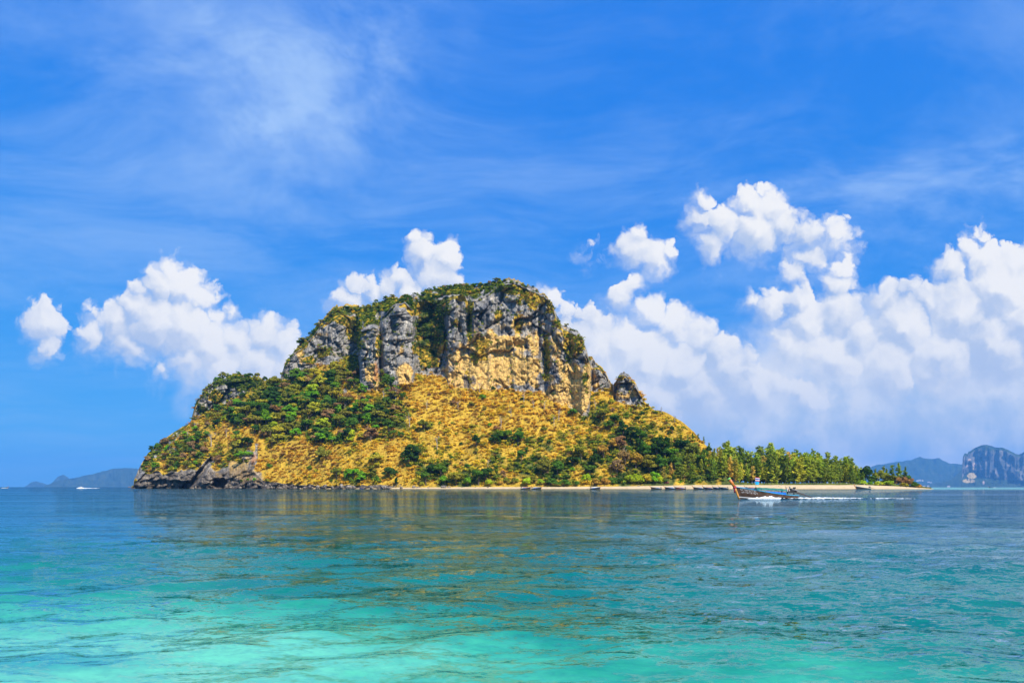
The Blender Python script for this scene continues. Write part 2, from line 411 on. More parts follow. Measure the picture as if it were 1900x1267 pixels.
def polydist(px, py, pts):
    d = np.full(np.broadcast(px, py).shape, 1e9)
    for (x0, y0), (x1, y1) in zip(pts[:-1], pts[1:]):
        t_ = np.clip(((px - x0) * (x1 - x0) + (py - y0) * (y1 - y0)) / ((x1 - x0) ** 2 + (y1 - y0) ** 2), 0, 1)
        d = np.minimum(d, np.hypot(px - x0 - t_ * (x1 - x0), py - y0 - t_ * (y1 - y0)))
    return d

# where the walls are overgrown (gullies, ledges), photo plane
CLIFF_VEG = [(798,625,28,66,1.4),(785,568,22,26,1.1),(812,585,12,40,.9),(655,612,20,30,1.1),(640,590,22,14,.9),(700,572,22,12,1),(612,590,20,8,.8),(565,640,10,8,.6),(602,655,16,12,.9),(575,668,14,8,.7),
 (871,598,6,34,1.1),(846,600,10,12,.8),(893,645,14,26,1.0),(880,665,10,14,.8),(1014,668,8,44,1.2),(1008,600,8,14,.7),(962,600,9,30,.7),(925,585,9,18,.7),(1057,640,12,32,1.0),(1040,600,14,12,.9),(1076,640,10,22,1.0),(1068,680,6,18,.8),
 (985,560,26,16,.62),(900,534,40,8,.9),(845,540,40,8,.9),(1020,575,8,16,.7),(866,690,5,8,.9),(1000,720,8,8,.5),(1150,702,6,4,.7),(1118,690,7,8,.7),(440,704,70,20,1.0),(400,735,26,20,.75),(375,760,14,14,.8),(460,712,40,12,1.0),(700,640,8,20,.7),(712,700,12,10,.8),(950,540,16,8,.8),(1085,700,5,14,.6)]
OCHRE = [(910,650,60,40,1.0),(860,680,30,34,1.0),(985,640,20,40,.9),(1060,710,34,50,1.2),(1040,650,20,40,.6),(900,690,60,36,1.5),(950,680,40,36,1.4),(985,690,20,34,1.3),(930,640,40,26,1.1),(850,705,22,18,1.2),(960,610,10,30,.9),(1035,735,28,30,1.4),(1075,740,22,34,1.5),(1045,700,16,22,1.0),(1088,720,8,50,1.2),(752,695,16,24,1.3),(745,650,12,20,.7),(690,690,16,30,1.1),(683,655,8,20,.6),(560,655,10,16,.6),(595,625,14,8,.4),(1165,735,25,12,.7),(1105,715,12,8,.7),
 (440,868,24,24,1.0),(470,885,40,14,.8),(400,885,20,12,.5),(290,895,40,6,.3),(560,890,80,6,.6)]
STAIN = [(865,716,7,22,1.2),(877,705,6,12,1.0),(990,600,5,40,.9),(1002,640,4,40,1.0),(1030,690,5,20,.8),(1065,660,4,40,.8),(737,600,16,34,.6),(895,580,20,30,.8),(825,600,20,40,.7),(885,600,8,40,.8),(1110,700,14,16,.8),(520,695,14,14,.2)]

def build_island():
    px = np.concatenate([np.arange(243, 1362, 1.55), np.arange(1362, 1731, 6.0)])
    nc = len(px)
    jit = fbm(px / 9.0, 0.5, 0.5, 4, 3); jit2 = fbm(px / 30.0, 3.5, 0.5, 3, 9)
    cl = sstep(0, 18, base_c(px) - ridge_c(px))
    rid = ridge_c(px) - cl * (4.2 * jit + 1.5 * jit2) * sstep(300, 420, px)
    blk = np.floor(px / 15.0 + 1.2 * vnoise(px / 40, .5, .5, 4)).astype(np.int64)
    rid = rid + cl * sstep(530, 560, px) * (2.8 * _h(blk, 0 * blk, 0 * blk, 12) - .5)
    top = np.maximum(top_c(px) + cl * (2.0 - 3.2 * ridged(px / 17.0, 7.5, .5, 3, 5)), rid + 0.6)
    bas = np.maximum(base_c(px) + cl * 3.5 * fbm(px / 22.0, 1.5, .5, 4, 6), top + 0.4)
    sea = np.maximum(sea_c(px) + (3.0 + 3.5 * sstep(480, 440, px)) * fbm(px / 18.0, 2.5, .5, 4, 8) * sstep(250, 280, px) * (1 - sstep(840, 900, px)), bas + 0.4)
    on_beach = sstep(560, 900, px)
    Y0 = shoreY(px) + on_beach * beachW(px) * 0.85
    Z0 = -1.5 + on_beach * (1.5 + beachZ(px) * 0.82 - 0.35)
    def climb(Yp, Zp, py, cot):
        a = (HY - py) / F
        Yn = (Yp + cot * (HC - Zp)) / (1 - cot * a)
        Yn = np.maximum(Yn, Yp + 0.5)
        return Yn, HC + a * Yn
    Y1, Z1 = climb(Y0, Z0, sea, 0.35 + 1.3 * on_beach)
    Y2, Z2 = climb(Y1, Z1, bas, 1.30)
    Y3, Z3 = climb(Y2, Z2, top, 0.16)
    Y4, Z4 = climb(Y3, Z3, rid, 1.15)
    Y5, Z5 = Y4 + 60, Z4 * 0.86 - 2
    Y6, Z6 = Y5 + 170, np.full(nc, -3.0)
    segs = [(Y0, Z0, Y1, Z1, 30), (Y1, Z1, Y2, Z2, 78), (Y2, Z2, Y3, Z3, 112), (Y3, Z3, Y4, Z4, 26), (Y4, Z4, Y5, Z5, 4), (Y5, Z5, Y6, Z6, 5)]
    Yr, Zr, sg, tt = [], [], [], []
    for i, (ya, za, yb, zb, n) in enumerate(segs):
        for k in range(n + (1 if i == len(segs) - 1 else 0)):
            t_ = k / n
            Yr.append(ya + (yb - ya) * t_); Zr.append(za + (zb - za) * t_); sg.append(i); tt.append(t_)
    Yg, Zg = np.array(Yr), np.array(Zr); sg = np.array(sg)[:, None]; tt = np.array(tt)[:, None]
    PX = np.broadcast_to(px, Yg.shape); PY = HY - (Zg - HC) / Yg * F
    rows = Yg.shape[0]
    # relief: buttresses towards us, gullies away from us (metres along the line of sight)
    rel = np.zeros_like(Yg)
    for cx, hw, am, y0, y1 in [(686,19,11,604,730),(737,33,16,556,722),(828,24,7,545,650),(897,26,11,553,628),(920,110,7,618,760),(955,30,6,525,640),(1040,22,4,610,770),(1082,16,7,600,780),(590,70,10,580,720),(1112,14,5,676,726),(1166,26,7,690,760),(545,16,5,650,710),(740,14,6,560,640)]:
        s_ = np.clip(1 - ((PX - cx) / hw) ** 2, 0, 1) ** 0.6
        rel += am * s_ * sstep(y0 - 4, y0 + 12, PY) * (1 - sstep(y1 - 12, y1 + 3, PY))
    rel -= 26 * blobs(PX, PY, [(800,620,24,70,.75),(655,610,14,34,.5),(872,596,5,34,.6),(1013,665,6,52,.5),(1058,645,6,40,.42),(852,600,4,40,.25),(930,590,3,36,.22),(705,650,3,60,.4),(868,715,5,20,.3),(770,640,3,60,.3),(1001,610,3,30,.2)])
    rock_w = np.where(sg == 2, 1.0, 0.0) * (1 - sstep(0.9, 1.0, tt) * 0.3)
    rock_w = np.where(sg == 1, sstep(0.80, 1.0, tt), rock_w); rock_w = np.where(sg == 3, 1 - sstep(0.0, 0.6, tt), rock_w)
    cw = rock_w * cl
    wx = PX + 9 * vnoise(PX / 26, PY / 34, .5, 61) + 3 * vnoise(PX / 9, PY / 9, .5, 62)
    fa = .35 + .9 * np.clip(.5 + vnoise(PX / 50, PY / 45, .5, 63), 0, 1.2)
    flute = 3.0 * fa * ridged((wx + .12 * PY) / 34.0, PY / 80.0, 0.5, 3, 21) + 1.8 * ridged(wx / 9.5, PY / 26.0, 0.5, 2, 22) + 4.5 * fbm(PX / 17.0, PY / 14.0, 0.3, 4, 33)
    cv1, ce1 = cells((wx + .25 * PY) / 19.0, (PY - .15 * PX) / 30.0, 64); cv2, ce2 = cells((wx - .2 * PY) / 8.0, PY / 10.0, 65)
    cv0, ce0 = cells((wx - .18 * PY) / 44.0, (PY + .2 * PX) / 52.0, 66)
    flute = .62 * flute + 6.0 * cv0 - 3.0 * (1 - sstep(0, .07, ce0)) + 3.6 * cv1 + 1.7 * cv2 - 2.6 * (1 - sstep(0, .16, ce1)) - .9 * (1 - sstep(0, .2, ce2))
    Zw = Zg
    led = .45 * np.sin(Zw * 0.75 + 2.5 * fbm(PX / 30, PY / 30, .2, 3, 35)) * (0.5 + 0.5 * vnoise(PX / 25, PY / 25, .7, 37))
    smooth_wall = blobs(PX, PY, [(925,680,75,42,.75),(1065,735,40,40,.6),(745,690,20,30,.5)])
    dY = -(rel + flute * (1 - smooth_wall) + led) * cw
    # sea cliff: rough, with a cave, a slanting crevice and an undercut at the water
    seaw = np.where(sg == 0, 1.0, 0.0); seaw = np.where(sg == 1, (1 - sstep(0.0, 0.16, tt)) * (1 - .8 * sstep(470, 500, PX)), seaw) * (1 - on_beach)
    lean = PX + (PY - 890) * 0.7
    dY += -seaw * (2.6 * ridged(lean / 26.0, PY / 26.0, .3, 3, 41) + 1.6 * fbm(PX / 8.0, PY / 5.0, .3, 3, 42) + 2.4 * cells(lean / 14, PY / 8, 43)[0])
    d1 = polydist(PX, PY, [(392, 853), (374, 874), (356, 897), (338, 908)])
    dY += 20 * (1 - sstep(3.0, 7.5, d1 + 1.5 * vnoise(PX / 6, PY / 6, 0, 44)))
    d2 = np.hypot((PX - 408) / 15, (PY - 896) / 11) + .2 * vnoise(PX / 6, PY / 6, 0, 45)
    dY += 20 * (1 - sstep(0.65, 1.05, d2))
    dY += 9 * sstep(276, 282, PX) * (1 - sstep(345, 352, PX)) * sstep(889, 895, PY + 3.0 * vnoise(PX / 9, 0, 0, 46))
    d3 = polydist(PX, PY, [(478, 802), (475, 850), (463, 878), (455, 906)])
    dY += 6 * (1 - sstep(1.0, 3.0, d3 + vnoise(PX / 5, PY / 5, 0, 47)))
    d4 = np.hypot((PX - 462) / 12, (PY - 848) / 6)
    dY += 8 * (1 - sstep(.6, 1.1, d4)); dY += 5 * (1 - sstep(.6, 1.1, np.hypot((PX - 535) / 9, (PY - 896) / 6)))
    dY += -7 * (1 - sstep(.5, 1.2, np.hypot((PX - 262) / 14, (PY - 893) / 14)))
    dY += -6 * (1 - sstep(.5, 1.2, np.hypot((PX - 378) / 14, (PY - 889) / 12)))
    # hummocks and runnels on the slope
    slw = np.where(sg == 1, sstep(0, .1, tt) * (1 - sstep(.85, 1., tt)), 0.0)
    dY += -slw * (8.0 * fbm(PX / 60, PY / 44, .4, 4, 51) + 4.5 * ridged((PX + .35 * PY) / 38, PY / 90, .4, 2, 52)) * sstep(900, 850, PY)
    tpw = np.where(sg == 3, 1.0, 0.0)
    dY += -tpw * 2.5 * fbm(PX / 20, PY / 9, .4, 3, 53)
    bkw = np.where(sg >= 4, 1.0, 0.0)
    low = sstep(1330, 1380, PX)
    dY = dY * (1 - low)
    Yf = Yg + dY
    X = (PX - CX) / F * Yf; Z = HC + (HY - PY) / F * Yf
    Z = np.where(sg == 0, np.where(tt == 0, Zg, Z), Z); Z = np.where(bkw > 0, Zg + 8 * vnoise(X / 40, Yf / 40, 0, 55) * (tt if False else 1) * (1 - low) * (Zg > 5), Z)
    X = np.where(bkw > 0, (PX - CX) / F * Yg, X); Yf = np.where(bkw > 0, Yg, Yf)
    V = np.stack([X, Yf, Z], -1).reshape(-1, 3)
    i = np.arange(rows - 1)[:, None] * nc + np.arange(nc - 1)[None, :]
    faces = np.stack([i, i + 1, i + nc + 1, i + nc], -1).reshape(-1, 4)
    # what grows or shows where
    nz = fbm(PX / 16, PY / 13, .6, 4, 71)
    veg = blobs(PX, PY, CLIFF_VEG) + 0.32 * nz
    edge_top = np.where(sg == 2, sstep(.86, 1.0, tt) * .6, 0)
    cliff = np.where(sg == 2, cl, np.where(sg == 3, cl * (1 - sstep(0, .25, tt)), np.where(sg == 1, cl * sstep(.95, 1, tt), 0)))
    bare = np.clip(cliff * (1 - sstep(.42, .60, veg + edge_top)), 0, 1)
    bare = np.maximum(bare, np.where(sg == 3, cl * sstep(.05, .35, fbm(PX / 13, PY / 8, .3, 3, 78) + .45 * sstep(900, 980, PX) - .12), 0))
    searock = np.clip(seaw * sstep(-.25, .25, 0.55 * np.where(sg == 0, 1, .2) + .55 * nz + sstep(850, 895, PY) * .6 - .35 * (PX > 500)), 0, 1)
    bare = np.maximum(bare, searock)
    bare = np.maximum(bare, (1 - sstep(1.5, 5, d3 + 2 * nz)) * (PY > 822)); bare = np.maximum(bare, 1 - sstep(4, 10, d1))
    for cx, cy_, rx, ry in [(440, 872, 24, 15), (462, 848, 12, 14), (447, 757, 5, 10), (320, 838, 9, 8), (640, 735, 5, 18), (255, 880, 14, 18), (415, 745, 6, 8)]:
        bare = np.maximum(bare, 1 - sstep(.6, 1.2, np.hypot((PX - cx) / rx, (PY - cy_) / ry) + .3 * nz))
    och = np.clip(blobs(PX, PY, OCHRE) + .35 * fbm(PX / 14, PY / 14, .1, 4, 73) - .12, 0, 1)
    stn = np.clip(blobs(PX, PY, STAIN) + .3 * fbm(PX / 6, PY / 30, .1, 3, 75), 0, 1)
    rust = np.clip(blobs(PX, PY, [(697,690,5,24,1.2),(690,715,8,8,.6),(470,850,8,16,.9),(320,838,10,8,.4),(1166,735,20,14,.3)]) + .2 * nz, 0, 1)
    shelf = searock * sstep(470, 520, PX); stn = np.clip(stn + .55 * shelf + .35 * searock, 0, 1); och = och * (1 - .6 * shelf)
    me = mesh_np('island', V, faces, [M_ISLAND], True)
    fattr(me, 'bare', bare); fattr(me, 'ochre', och); fattr(me, 'stain', stn); fattr(me, 'rust', rust)
    fattr(me, 'shore', searock)
    fattr(me, 'green', np.maximum(np.maximum(green_map(PX, PY), sstep(1325, 1350, PX) * 1.0), np.where((sg == 3) & (PX < 1130), .9, 0)))
    o = obj('island', me); tag(o, kind='structure')
    n_front = sum(s_[4] for s_ in segs[:4])
    return dict(px=px, PY=PY[:n_front], Y=Yf[:n_front], veg=veg[:n_front], bare=bare[:n_front], sg=np.broadcast_to(sg, Yg.shape)[:n_front], cl=np.broadcast_to(cliff, Yg.shape)[:n_front], X=X[:n_front], Z=Z[:n_front])

# how green the plants are, photo plane (0 = dry gold, 1 = green)
GREEN = [(1000,870,60,26,.85),(930,850,50,20,.5),(740,780,34,24,.75),(1120,830,36,40,.8),(880,800,40,16,.4),(590,720,60,30,1.0),(520,800,50,30,.9),(560,735,70,45,1.1),(500,760,70,40,1.0),(620,770,60,40,1.0),(660,700,36,34,.95),(440,780,60,40,.8),(350,840,70,40,.75),(680,770,40,30,.95),(720,740,30,20,.7),(560,800,50,30,.85),(610,820,40,24,.8),(420,860,30,20,.5),(280,850,40,30,.55),
 (1180,830,30,50,1.0),(1215,850,45,44,1.0),(1270,850,50,30,.95),(1160,770,40,20,.6),(1200,800,60,16,.55),(1090,860,30,36,.9),(1035,875,45,22,1.0),(860,890,70,20,1.0),(810,880,40,24,.9),(1190,890,80,18,1.1),(1300,870,60,40,1.0),(940,815,36,20,.7),(1000,830,50,20,.45),(1060,830,40,26,.6),
 (1110,770,20,40,.75),(800,790,26,18,.6),(670,890,60,10,.6),(760,850,20,24,.5),(430,705,80,30,1.0),(700,580,60,40,.9),(800,600,40,60,1.1),(900,535,100,14,.8)]
def green_map(PX, PY):
    g = blobs(PX, PY, GREEN) + .38 * fbm(PX / 20, PY / 16, .8, 4, 81)
    gold = blobs(PX, PY, [(420,800,20,22,.8),(480,775,14,14,.7),(400,830,18,16,.8),(560,840,30,20,.8),(520,860,30,14,.7),(640,850,40,24,.6),(490,850,14,18,.6),(880,770,90,30,.6)])
    return np.clip(g - gold, 0, 1)

def island_material():
    m, t = mat('limestone_and_scrub')
    pos = t.new('ShaderNodeNewGeometry').outputs['Position']
    # rock
    streak = t.vm('MULTIPLY', pos, (1, 1, 0.16))
    n1 = t.noise(streak, 0.16, 7, 0.66)[0]; n2 = t.noise(streak, 0.5, 5, 0.6)[0]; n3 = t.noise(pos, 0.07, 5, 0.6)[0]
    grey = t.ramp(n1, [(0.30, (0.085, 0.08, 0.075)), (0.45, (0.19, 0.18, 0.165)), (0.58, (0.32, 0.30, 0.27)), (0.70, (0.68, 0.61, 0.50))])
    grey = t.mix(t.mr(n2, .52, .7, 0, .6), grey, (0.52, 0.475, 0.41, 1))
    grey = t.mix(t.mr(n3, .52, .64, 0, .5), grey, (0.42, 0.33, 0.21, 1))
    lay = t.vm('MULTIPLY', pos, (.8, .8, 1.5))
    n4 = t.noise(lay, 0.22, 6, 0.65, 0.6)[0]
    och = t.ramp(n4, [(0.28, (0.26, 0.145, 0.05)), (0.40, (0.58, 0.35, 0.105)), (0.54, (0.72, 0.45, 0.125)), (0.72, (0.79, 0.55, 0.20))])
    oc = t.attr('ochre')[2]
    rock = t.mix(t.mr(t.math('ADD', oc, t.math('MULTIPLY_ADD', n1, .7, -.35)), .26, .54), grey, och)
    rock = t.mix(t.math('MULTIPLY', t.mr(t.math('ADD', t.attr('stain')[2], t.math('MULTIPLY_ADD', n2, .8, -.4)), .35, .75), .8), rock, (0.085, 0.088, 0.10, 1))
    rock = t.mix(t.math('MULTIPLY', t.mr(t.attr('rust')[2], .3, .9), .75), rock, (0.50, 0.20, 0.055, 1))
    rock = t.mix(t.mr(t.math('ADD', t.sep(pos)[2], t.math('MULTIPLY', n2, 3.0)), 6.5, 2.0, 0, .8), rock, (0.045, 0.036, 0.028, 1))
    brown = t.ramp(n1, [(.3, (.035, .027, .02)), (.5, (.13, .098, .068)), (.68, (.34, .27, .19))])
    rock = t.mix(t.math('MULTIPLY', t.attr('shore')[2], .75), rock, brown)
    dk = t.noise(t.vm('MULTIPLY', pos, (1, 1, .05)), .42, 4, .6)[0]; dk2 = t.noise(t.vm('MULTIPLY', pos, (1, 1, .09)), .16, 3, .6)[0]
    streaks = t.math('MULTIPLY', t.mr(dk, .56, .66), t.mr(t.math('ADD', dk2, t.math('MULTIPLY', oc, -.16)), .42, .56, 0, .85))
    rock = t.mix(streaks, rock, (0.035, 0.035, 0.04, 1))
    rock = t.mix(t.math('MULTIPLY', t.mr(dk, .42, .34), t.mr(dk2, .5, .38, 0, .6)), rock, (0.66, 0.60, 0.50, 1))
    cr = t.voro(t.vm('MULTIPLY', pos, (1, 1, .55)), 0.22, 2, .5, 'DISTANCE_TO_EDGE')[0]
    rock = t.mix(t.mr(cr, 0.0, 0.06, .4, 0.0), rock, (0.06, 0.055, 0.05, 1))
    # earth and litter under the plants
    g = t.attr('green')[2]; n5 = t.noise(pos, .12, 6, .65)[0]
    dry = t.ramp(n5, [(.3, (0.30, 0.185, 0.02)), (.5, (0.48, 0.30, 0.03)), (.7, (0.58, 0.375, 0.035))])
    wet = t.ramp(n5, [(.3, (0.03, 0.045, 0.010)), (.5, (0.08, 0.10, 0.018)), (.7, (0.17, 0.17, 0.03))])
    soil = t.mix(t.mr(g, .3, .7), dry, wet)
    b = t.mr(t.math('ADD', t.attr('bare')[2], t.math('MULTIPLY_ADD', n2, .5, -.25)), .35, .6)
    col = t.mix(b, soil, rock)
    h = t.math('ADD', t.math('MULTIPLY', n4, 1.2), t.math('ADD', n2, t.mr(cr, 0, .1, 0, .6)))
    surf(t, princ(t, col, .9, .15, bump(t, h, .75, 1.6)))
    return m
M_ISLAND = island_material()
ISL = build_island()

def ground_at(px, py):
    """distance along y of the island's surface at a photo pixel"""
    c = int(np.clip(np.searchsorted(ISL['px'], px), 0, len(ISL['px']) - 1))
    pys = ISL['PY'][:, c]; k = int(np.argmin(np.abs(pys - py)))
    return float(ISL['Y'][k, c]), k, c

def sand_material():
    m, t = mat('coral_sand')
    pos = t.new('ShaderNodeNewGeometry').outputs['Position']
    n = t.noise(pos, .25, 6, .65)[0]; n2 = t.noise(t.vm('MULTIPLY', pos, (.3, 1, 1)), .6, 4)[0]
    c = t.ramp(n, [(.3, (0.42, 0.30, 0.16)), (.5, (0.56, 0.42, 0.24)), (.7, (0.64, 0.50, 0.31))])
    z = t.sep(pos)[2]
    c = t.mix(t.mr(z, .55, .1), c, (0.36, 0.25, 0.12, 1))
    c = t.mix(t.mr(n2, .62, .74, 0, .5), c, (0.20, 0.14, 0.08, 1))
    surf(t, princ(t, c, .95, .1, bump(t, n, .4, .3))); return m
def build_beach():
    px = np.arange(556, 1733, 2.0)
    ts = np.concatenate([np.linspace(-.45, 0, 5), np.linspace(.04, 1.25, 22)])
    Y = shoreY(px)[None] + ts[:, None] * beachW(px)[None] + 0.8 * fbm(px / 26, .5, .5, 3, 91)[None]
    prof = np.where(ts < 0, ts * 2.2, 1 - (1 - np.clip(ts, 0, 1)) ** 1.7)
    Z = prof[:, None] * beachZ(px)[None] + .10 * fbm((px[None] - CX) / F * Y / 5, Y / 5, .3, 3, 92) * (ts[:, None] > .1)
    Z = np.where(ts[:, None] > 1, beachZ(px)[None] * (1 - (ts[:, None] - 1) * .9), Z)
    X = (px[None] - CX) / F * Y
    n = len(px); i = np.arange(len(ts) - 1)[:, None] * n + np.arange(n - 1)[None]
    me = mesh_np('beach', np.stack([X, Y, Z], -1).reshape(-1, 3), np.stack([i, i + 1, i + n + 1, i + n], -1).reshape(-1, 4), [sand_material()], True)
    tag(obj('beach', me), kind='structure')
build_beach()

# ---------------------------------------------------------------- the sea
RIP = (.70, 1.0, .80)
def water_material():
    m, t = mat('sea_water')
    pos = t.new('ShaderNodeNewGeometry').outputs['Position']
    x, y, z = t.sep(pos)
    # body colour: how deep the sea floor lies here (sand bar near the beach we stand on, reef patches, deep channel)
    n = t.noise(t.vm('MULTIPLY', pos, (.30, 1, 1)), .12, 4, .55)[0]
    nn = t.noise(t.vm('MULTIPLY', pos, (.6, 1, 1)), .35, 4, .6)[0]
    ly = t.math('LOGARITHM', t.math('MAXIMUM', y, 2.0), 10.0)            # 7.7 m -> .89, 100 m -> 2
    side = t.math('MULTIPLY', t.math('DIVIDE', x, t.math('MAXIMUM', y, 2.0)), 0.16)
    dep = t.math('ADD', ly, t.math('ADD', side, t.math('ADD', t.math('MULTIPLY_ADD', n, .60, -.24), t.math('ADD', t.math('MULTIPLY_ADD', nn, .34, -.17), t.math('MULTIPLY_ADD', t.noise(t.vm('MULTIPLY', pos, (.5, 1, 1)), 1.7, 3, .6)[0], .22, -.11)))))
    bl = t.mr(t.vm('DISTANCE', t.vm('MULTIPLY', pos, (.6, 1, 0)), (-3.9, 9.2, 0)), 5.0, 0.5, 0, .20)
    dep = t.math('SUBTRACT', dep, bl)
    body = t.ramp(t.mr(dep, .8, 3.2, smooth=False), [(0.0, (0.10, 0.42, 0.29)), (0.06, (0.042, 0.33, 0.22)), (0.11, (0.013, 0.215, 0.15)), (0.17, (0.003, 0.140, 0.110)), (0.30, (0.0015, 0.092, 0.092)), (0.55, (0.001, 0.056, 0.080)), (1.0, (0.001, 0.025, 0.05))])
    # sand bar off the far spit
    far = t.math('MULTIPLY', t.mr(t.math('DIVIDE', x, t.math('MAXIMUM', y, 2.0)), .45, .62), t.math('MULTIPLY', t.mr(y, 380.0, 700.0), t.mr(y, 4200.0, 2500.0)))
    body = t.mix(far, body, (0.20, 0.50, 0.46, 1))
    # submerged rock as a dark shadow patch painted into the body colour
    cd = t.math('ADD', t.vm('DISTANCE', t.vm('MULTIPLY', pos, (.45, 1, 0)), (-5.82 * .45, 8.45, 0)), t.math('MULTIPLY_ADD', nn, 1.4, -.7))
    body = t.mix(t.mr(cd, .75, .25, 0, .75), body, (0.02, 0.25, 0.24, 1))
    # ripples: slopes of wavelets too small to model, at three sizes; calm slicks and ruffled lanes
    lane = t.noise(t.vm('MULTIPLY', pos, (.16, 1, 1)), .07, 4, .55)[0]
    half = (.5, .5, .5)
    r1 = t.vm('SUBTRACT', t.noise(t.vm('MULTIPLY', pos, (.55, 1.25, 1)), 1.5, 2, .5, .4)[1], half)
    r2 = t.vm('SUBTRACT', t.noise(t.vm('MULTIPLY', pos, (.60, 1.35, 1)), 5.5, 2, .55, .4)[1], half)
    r3 = t.vm('SUBTRACT', t.noise(t.vm('MULTIPLY', pos, (.70, 1.3, 1)), 17.0, 2, .5)[1], half)
    r0 = t.vm('SUBTRACT', t.noise(t.vm('MULTIPLY', pos, (.45, 1.1, 1)), .38, 2, .5)[1], half)
    r1 = t.vm('ADD', r1, t.vm('SCALE', r0, sc=.55))
    sl = t.vm('ADD', t.vm('SCALE', r1, sc=RIP[0]), t.vm('ADD', t.vm('SCALE', r2, sc=RIP[1]), t.vm('SCALE', r3, sc=RIP[2])))
    r00 = t.vm('SUBTRACT', t.noise(t.vm('MULTIPLY', pos, (.22, 1, 1)), .055, 3, .55)[1], half)
    r0c = t.vm('SUBTRACT', t.noise(t.vm('MULTIPLY', pos, (1, .25, 1)), .13, 3, .6)[1], half)
    sl = t.vm('ADD', sl, t.vm('ADD', t.vm('SCALE', r00, sc=.30), t.vm('SCALE', r0c, sc=.28)))
    lane2 = t.noise(t.vm('MULTIPLY', pos, (.25, 1, 1)), .011, 4, .6)[0]
    lane = t.math('ADD', lane, t.math('MULTIPLY_ADD', lane2, .9, -.45))
    sl = t.vm('SCALE', t.vm('MULTIPLY', sl, (.65, 1.0, 0)), sc=t.mr(lane, .30, .66, .30, 1.35))
    nb = t.vm('NORMALIZE', t.vm('ADD', t.new('ShaderNodeNewGeometry').outputs['Normal'], sl))
    fr = t.new('ShaderNodeFresnel'); fr.inputs[0].default_value = 1.333; t.l.new(nb, fr.inputs['Normal'])
    d = t.new('ShaderNodeBsdfDiffuse'); t.l.new(body, d.inputs[0])
    t.l.new(t.vm('NORMALIZE', t.vm('ADD', t.new('ShaderNodeNewGeometry').outputs['Normal'], t.vm('SCALE', sl, sc=1.7))), d.inputs['Normal'])
    gl = t.new('ShaderNodeBsdfGlossy'); gl.inputs['Roughness'].default_value = .03; t.l.new(nb, gl.inputs['Normal'])
    gl.inputs['Color'].default_value = (.66, .78, .82, 1)
    mx = t.new('ShaderNodeMixShader'); t.l.new(fr.outputs[0], mx.inputs[0]); t.l.new(d.outputs[0], mx.inputs[1]); t.l.new(gl.outputs[0], mx.inputs[2])
    surf(t, mx.outputs[0]); return m
def wave_h(X, Y, cell):
    """wave height; waves shorter than the local mesh cell are left to the material's ripples"""
    h = np.zeros_like(X); r = np.random.default_rng(5)
    for i in range(46):
        lam = 0.22 * (8 / 0.22) ** (i / 45.0); th = math.radians(-80 + r.normal() * 32)
        k = 2 * math.pi / lam; amp = .0050 * lam ** .80 * (1.6 if .8 < lam < 3 else 1.0)
        ph = r.uniform(0, 6.28); wob = 1.2 * vnoise(X / (lam * 3.2), Y / (lam * 3.2), 0, 300 + i)
        s_ = np.sin(k * (X * math.cos(th) + Y * math.sin(th)) + ph + wob)
        fade = np.clip((lam / cell - 2.2) / 2.0, 0, 1)
        h += amp * fade * (1.15 - 2.0 * np.abs(np.sin((k * (X * math.cos(th) + Y * math.sin(th)) + ph + wob) / 2)) if i % 2 else s_)
    gust = .62 + .38 * vnoise(X / 18, Y / 11, 0, 400)
    return h * gust
def build_water():
    fp, EXT = 683.0, 27500.0
    s_ = np.concatenate([np.arange(420, 8, -1.15), np.geomspace(8, fp * HC / EXT, 64)])
    Y = fp * HC / s_
    u = np.linspace(-1.12, 1.12, 760)
    YY = np.broadcast_to(Y[:, None], (len(Y), len(u))); X = u[None] * YY
    cell = np.maximum(np.gradient(Y)[:, None], YY * (u[1] - u[0]))
    Z = wave_h(X, YY, cell) * np.clip((1.10 - np.abs(u[None])) / .05, 0, 1) * np.clip((YY - Y[0]) / 1.0, 0, 1)
    # the boat's wake
    for (x0, x1, y, a, w_) in WAKE:
        Z = Z + a * np.exp(-((YY - y) / w_) ** 2) * sstep(x0 - 3, x0 + 3, X) * (1 - sstep(x1 - 3, x1 + 3, X)) * (.7 + .5 * vnoise(X / 2.2, YY / 2, 0, 77))
    V = np.stack([X, YY, Z], -1).reshape(-1, 3); n = len(u)
    i = np.arange(len(Y) - 1)[:, None] * n + np.arange(n - 1)[None]
    fc = np.stack([i, i + 1, i + n + 1, i + n], -1).reshape(-1, 4)
    y0, k = Y[0], len(V)
    ex = np.array([(-1.12 * y0, y0, 0), (1.12 * y0, y0, 0), (1.12 * EXT, EXT, 0), (-1.12 * EXT, EXT, 0), (-EXT * 1.12, -EXT, 0), (EXT * 1.12, -EXT, 0)])
    fe = np.array([(k + 4, k + 0, k + 3, k + 3), (k + 4, k + 5, k + 1, k + 0), (k + 1, k + 5, k + 2, k + 2)])
    # triangles as degenerate-free quads: split their long edge
    mid = np.array([(-1.12 * EXT, 0, 0), (1.12 * EXT, 0, 0)])
    V = np.concatenate([V, ex, mid]); fe[0] = (k + 4, k + 0, k + 3, k + 6); fe[2] = (k + 1, k + 5, k + 7, k + 2)
    me = mesh_np('sea', V, np.concatenate([fc, fe]), [water_material()], True)
    tag(obj('sea', me), kind='structure')
WAKE = [(63, 77, 126.5, .42, 1.6), (70, 90, 124.0, .3, 1.4), (40, 56, 122.5, .25, 1.2)]
build_water()

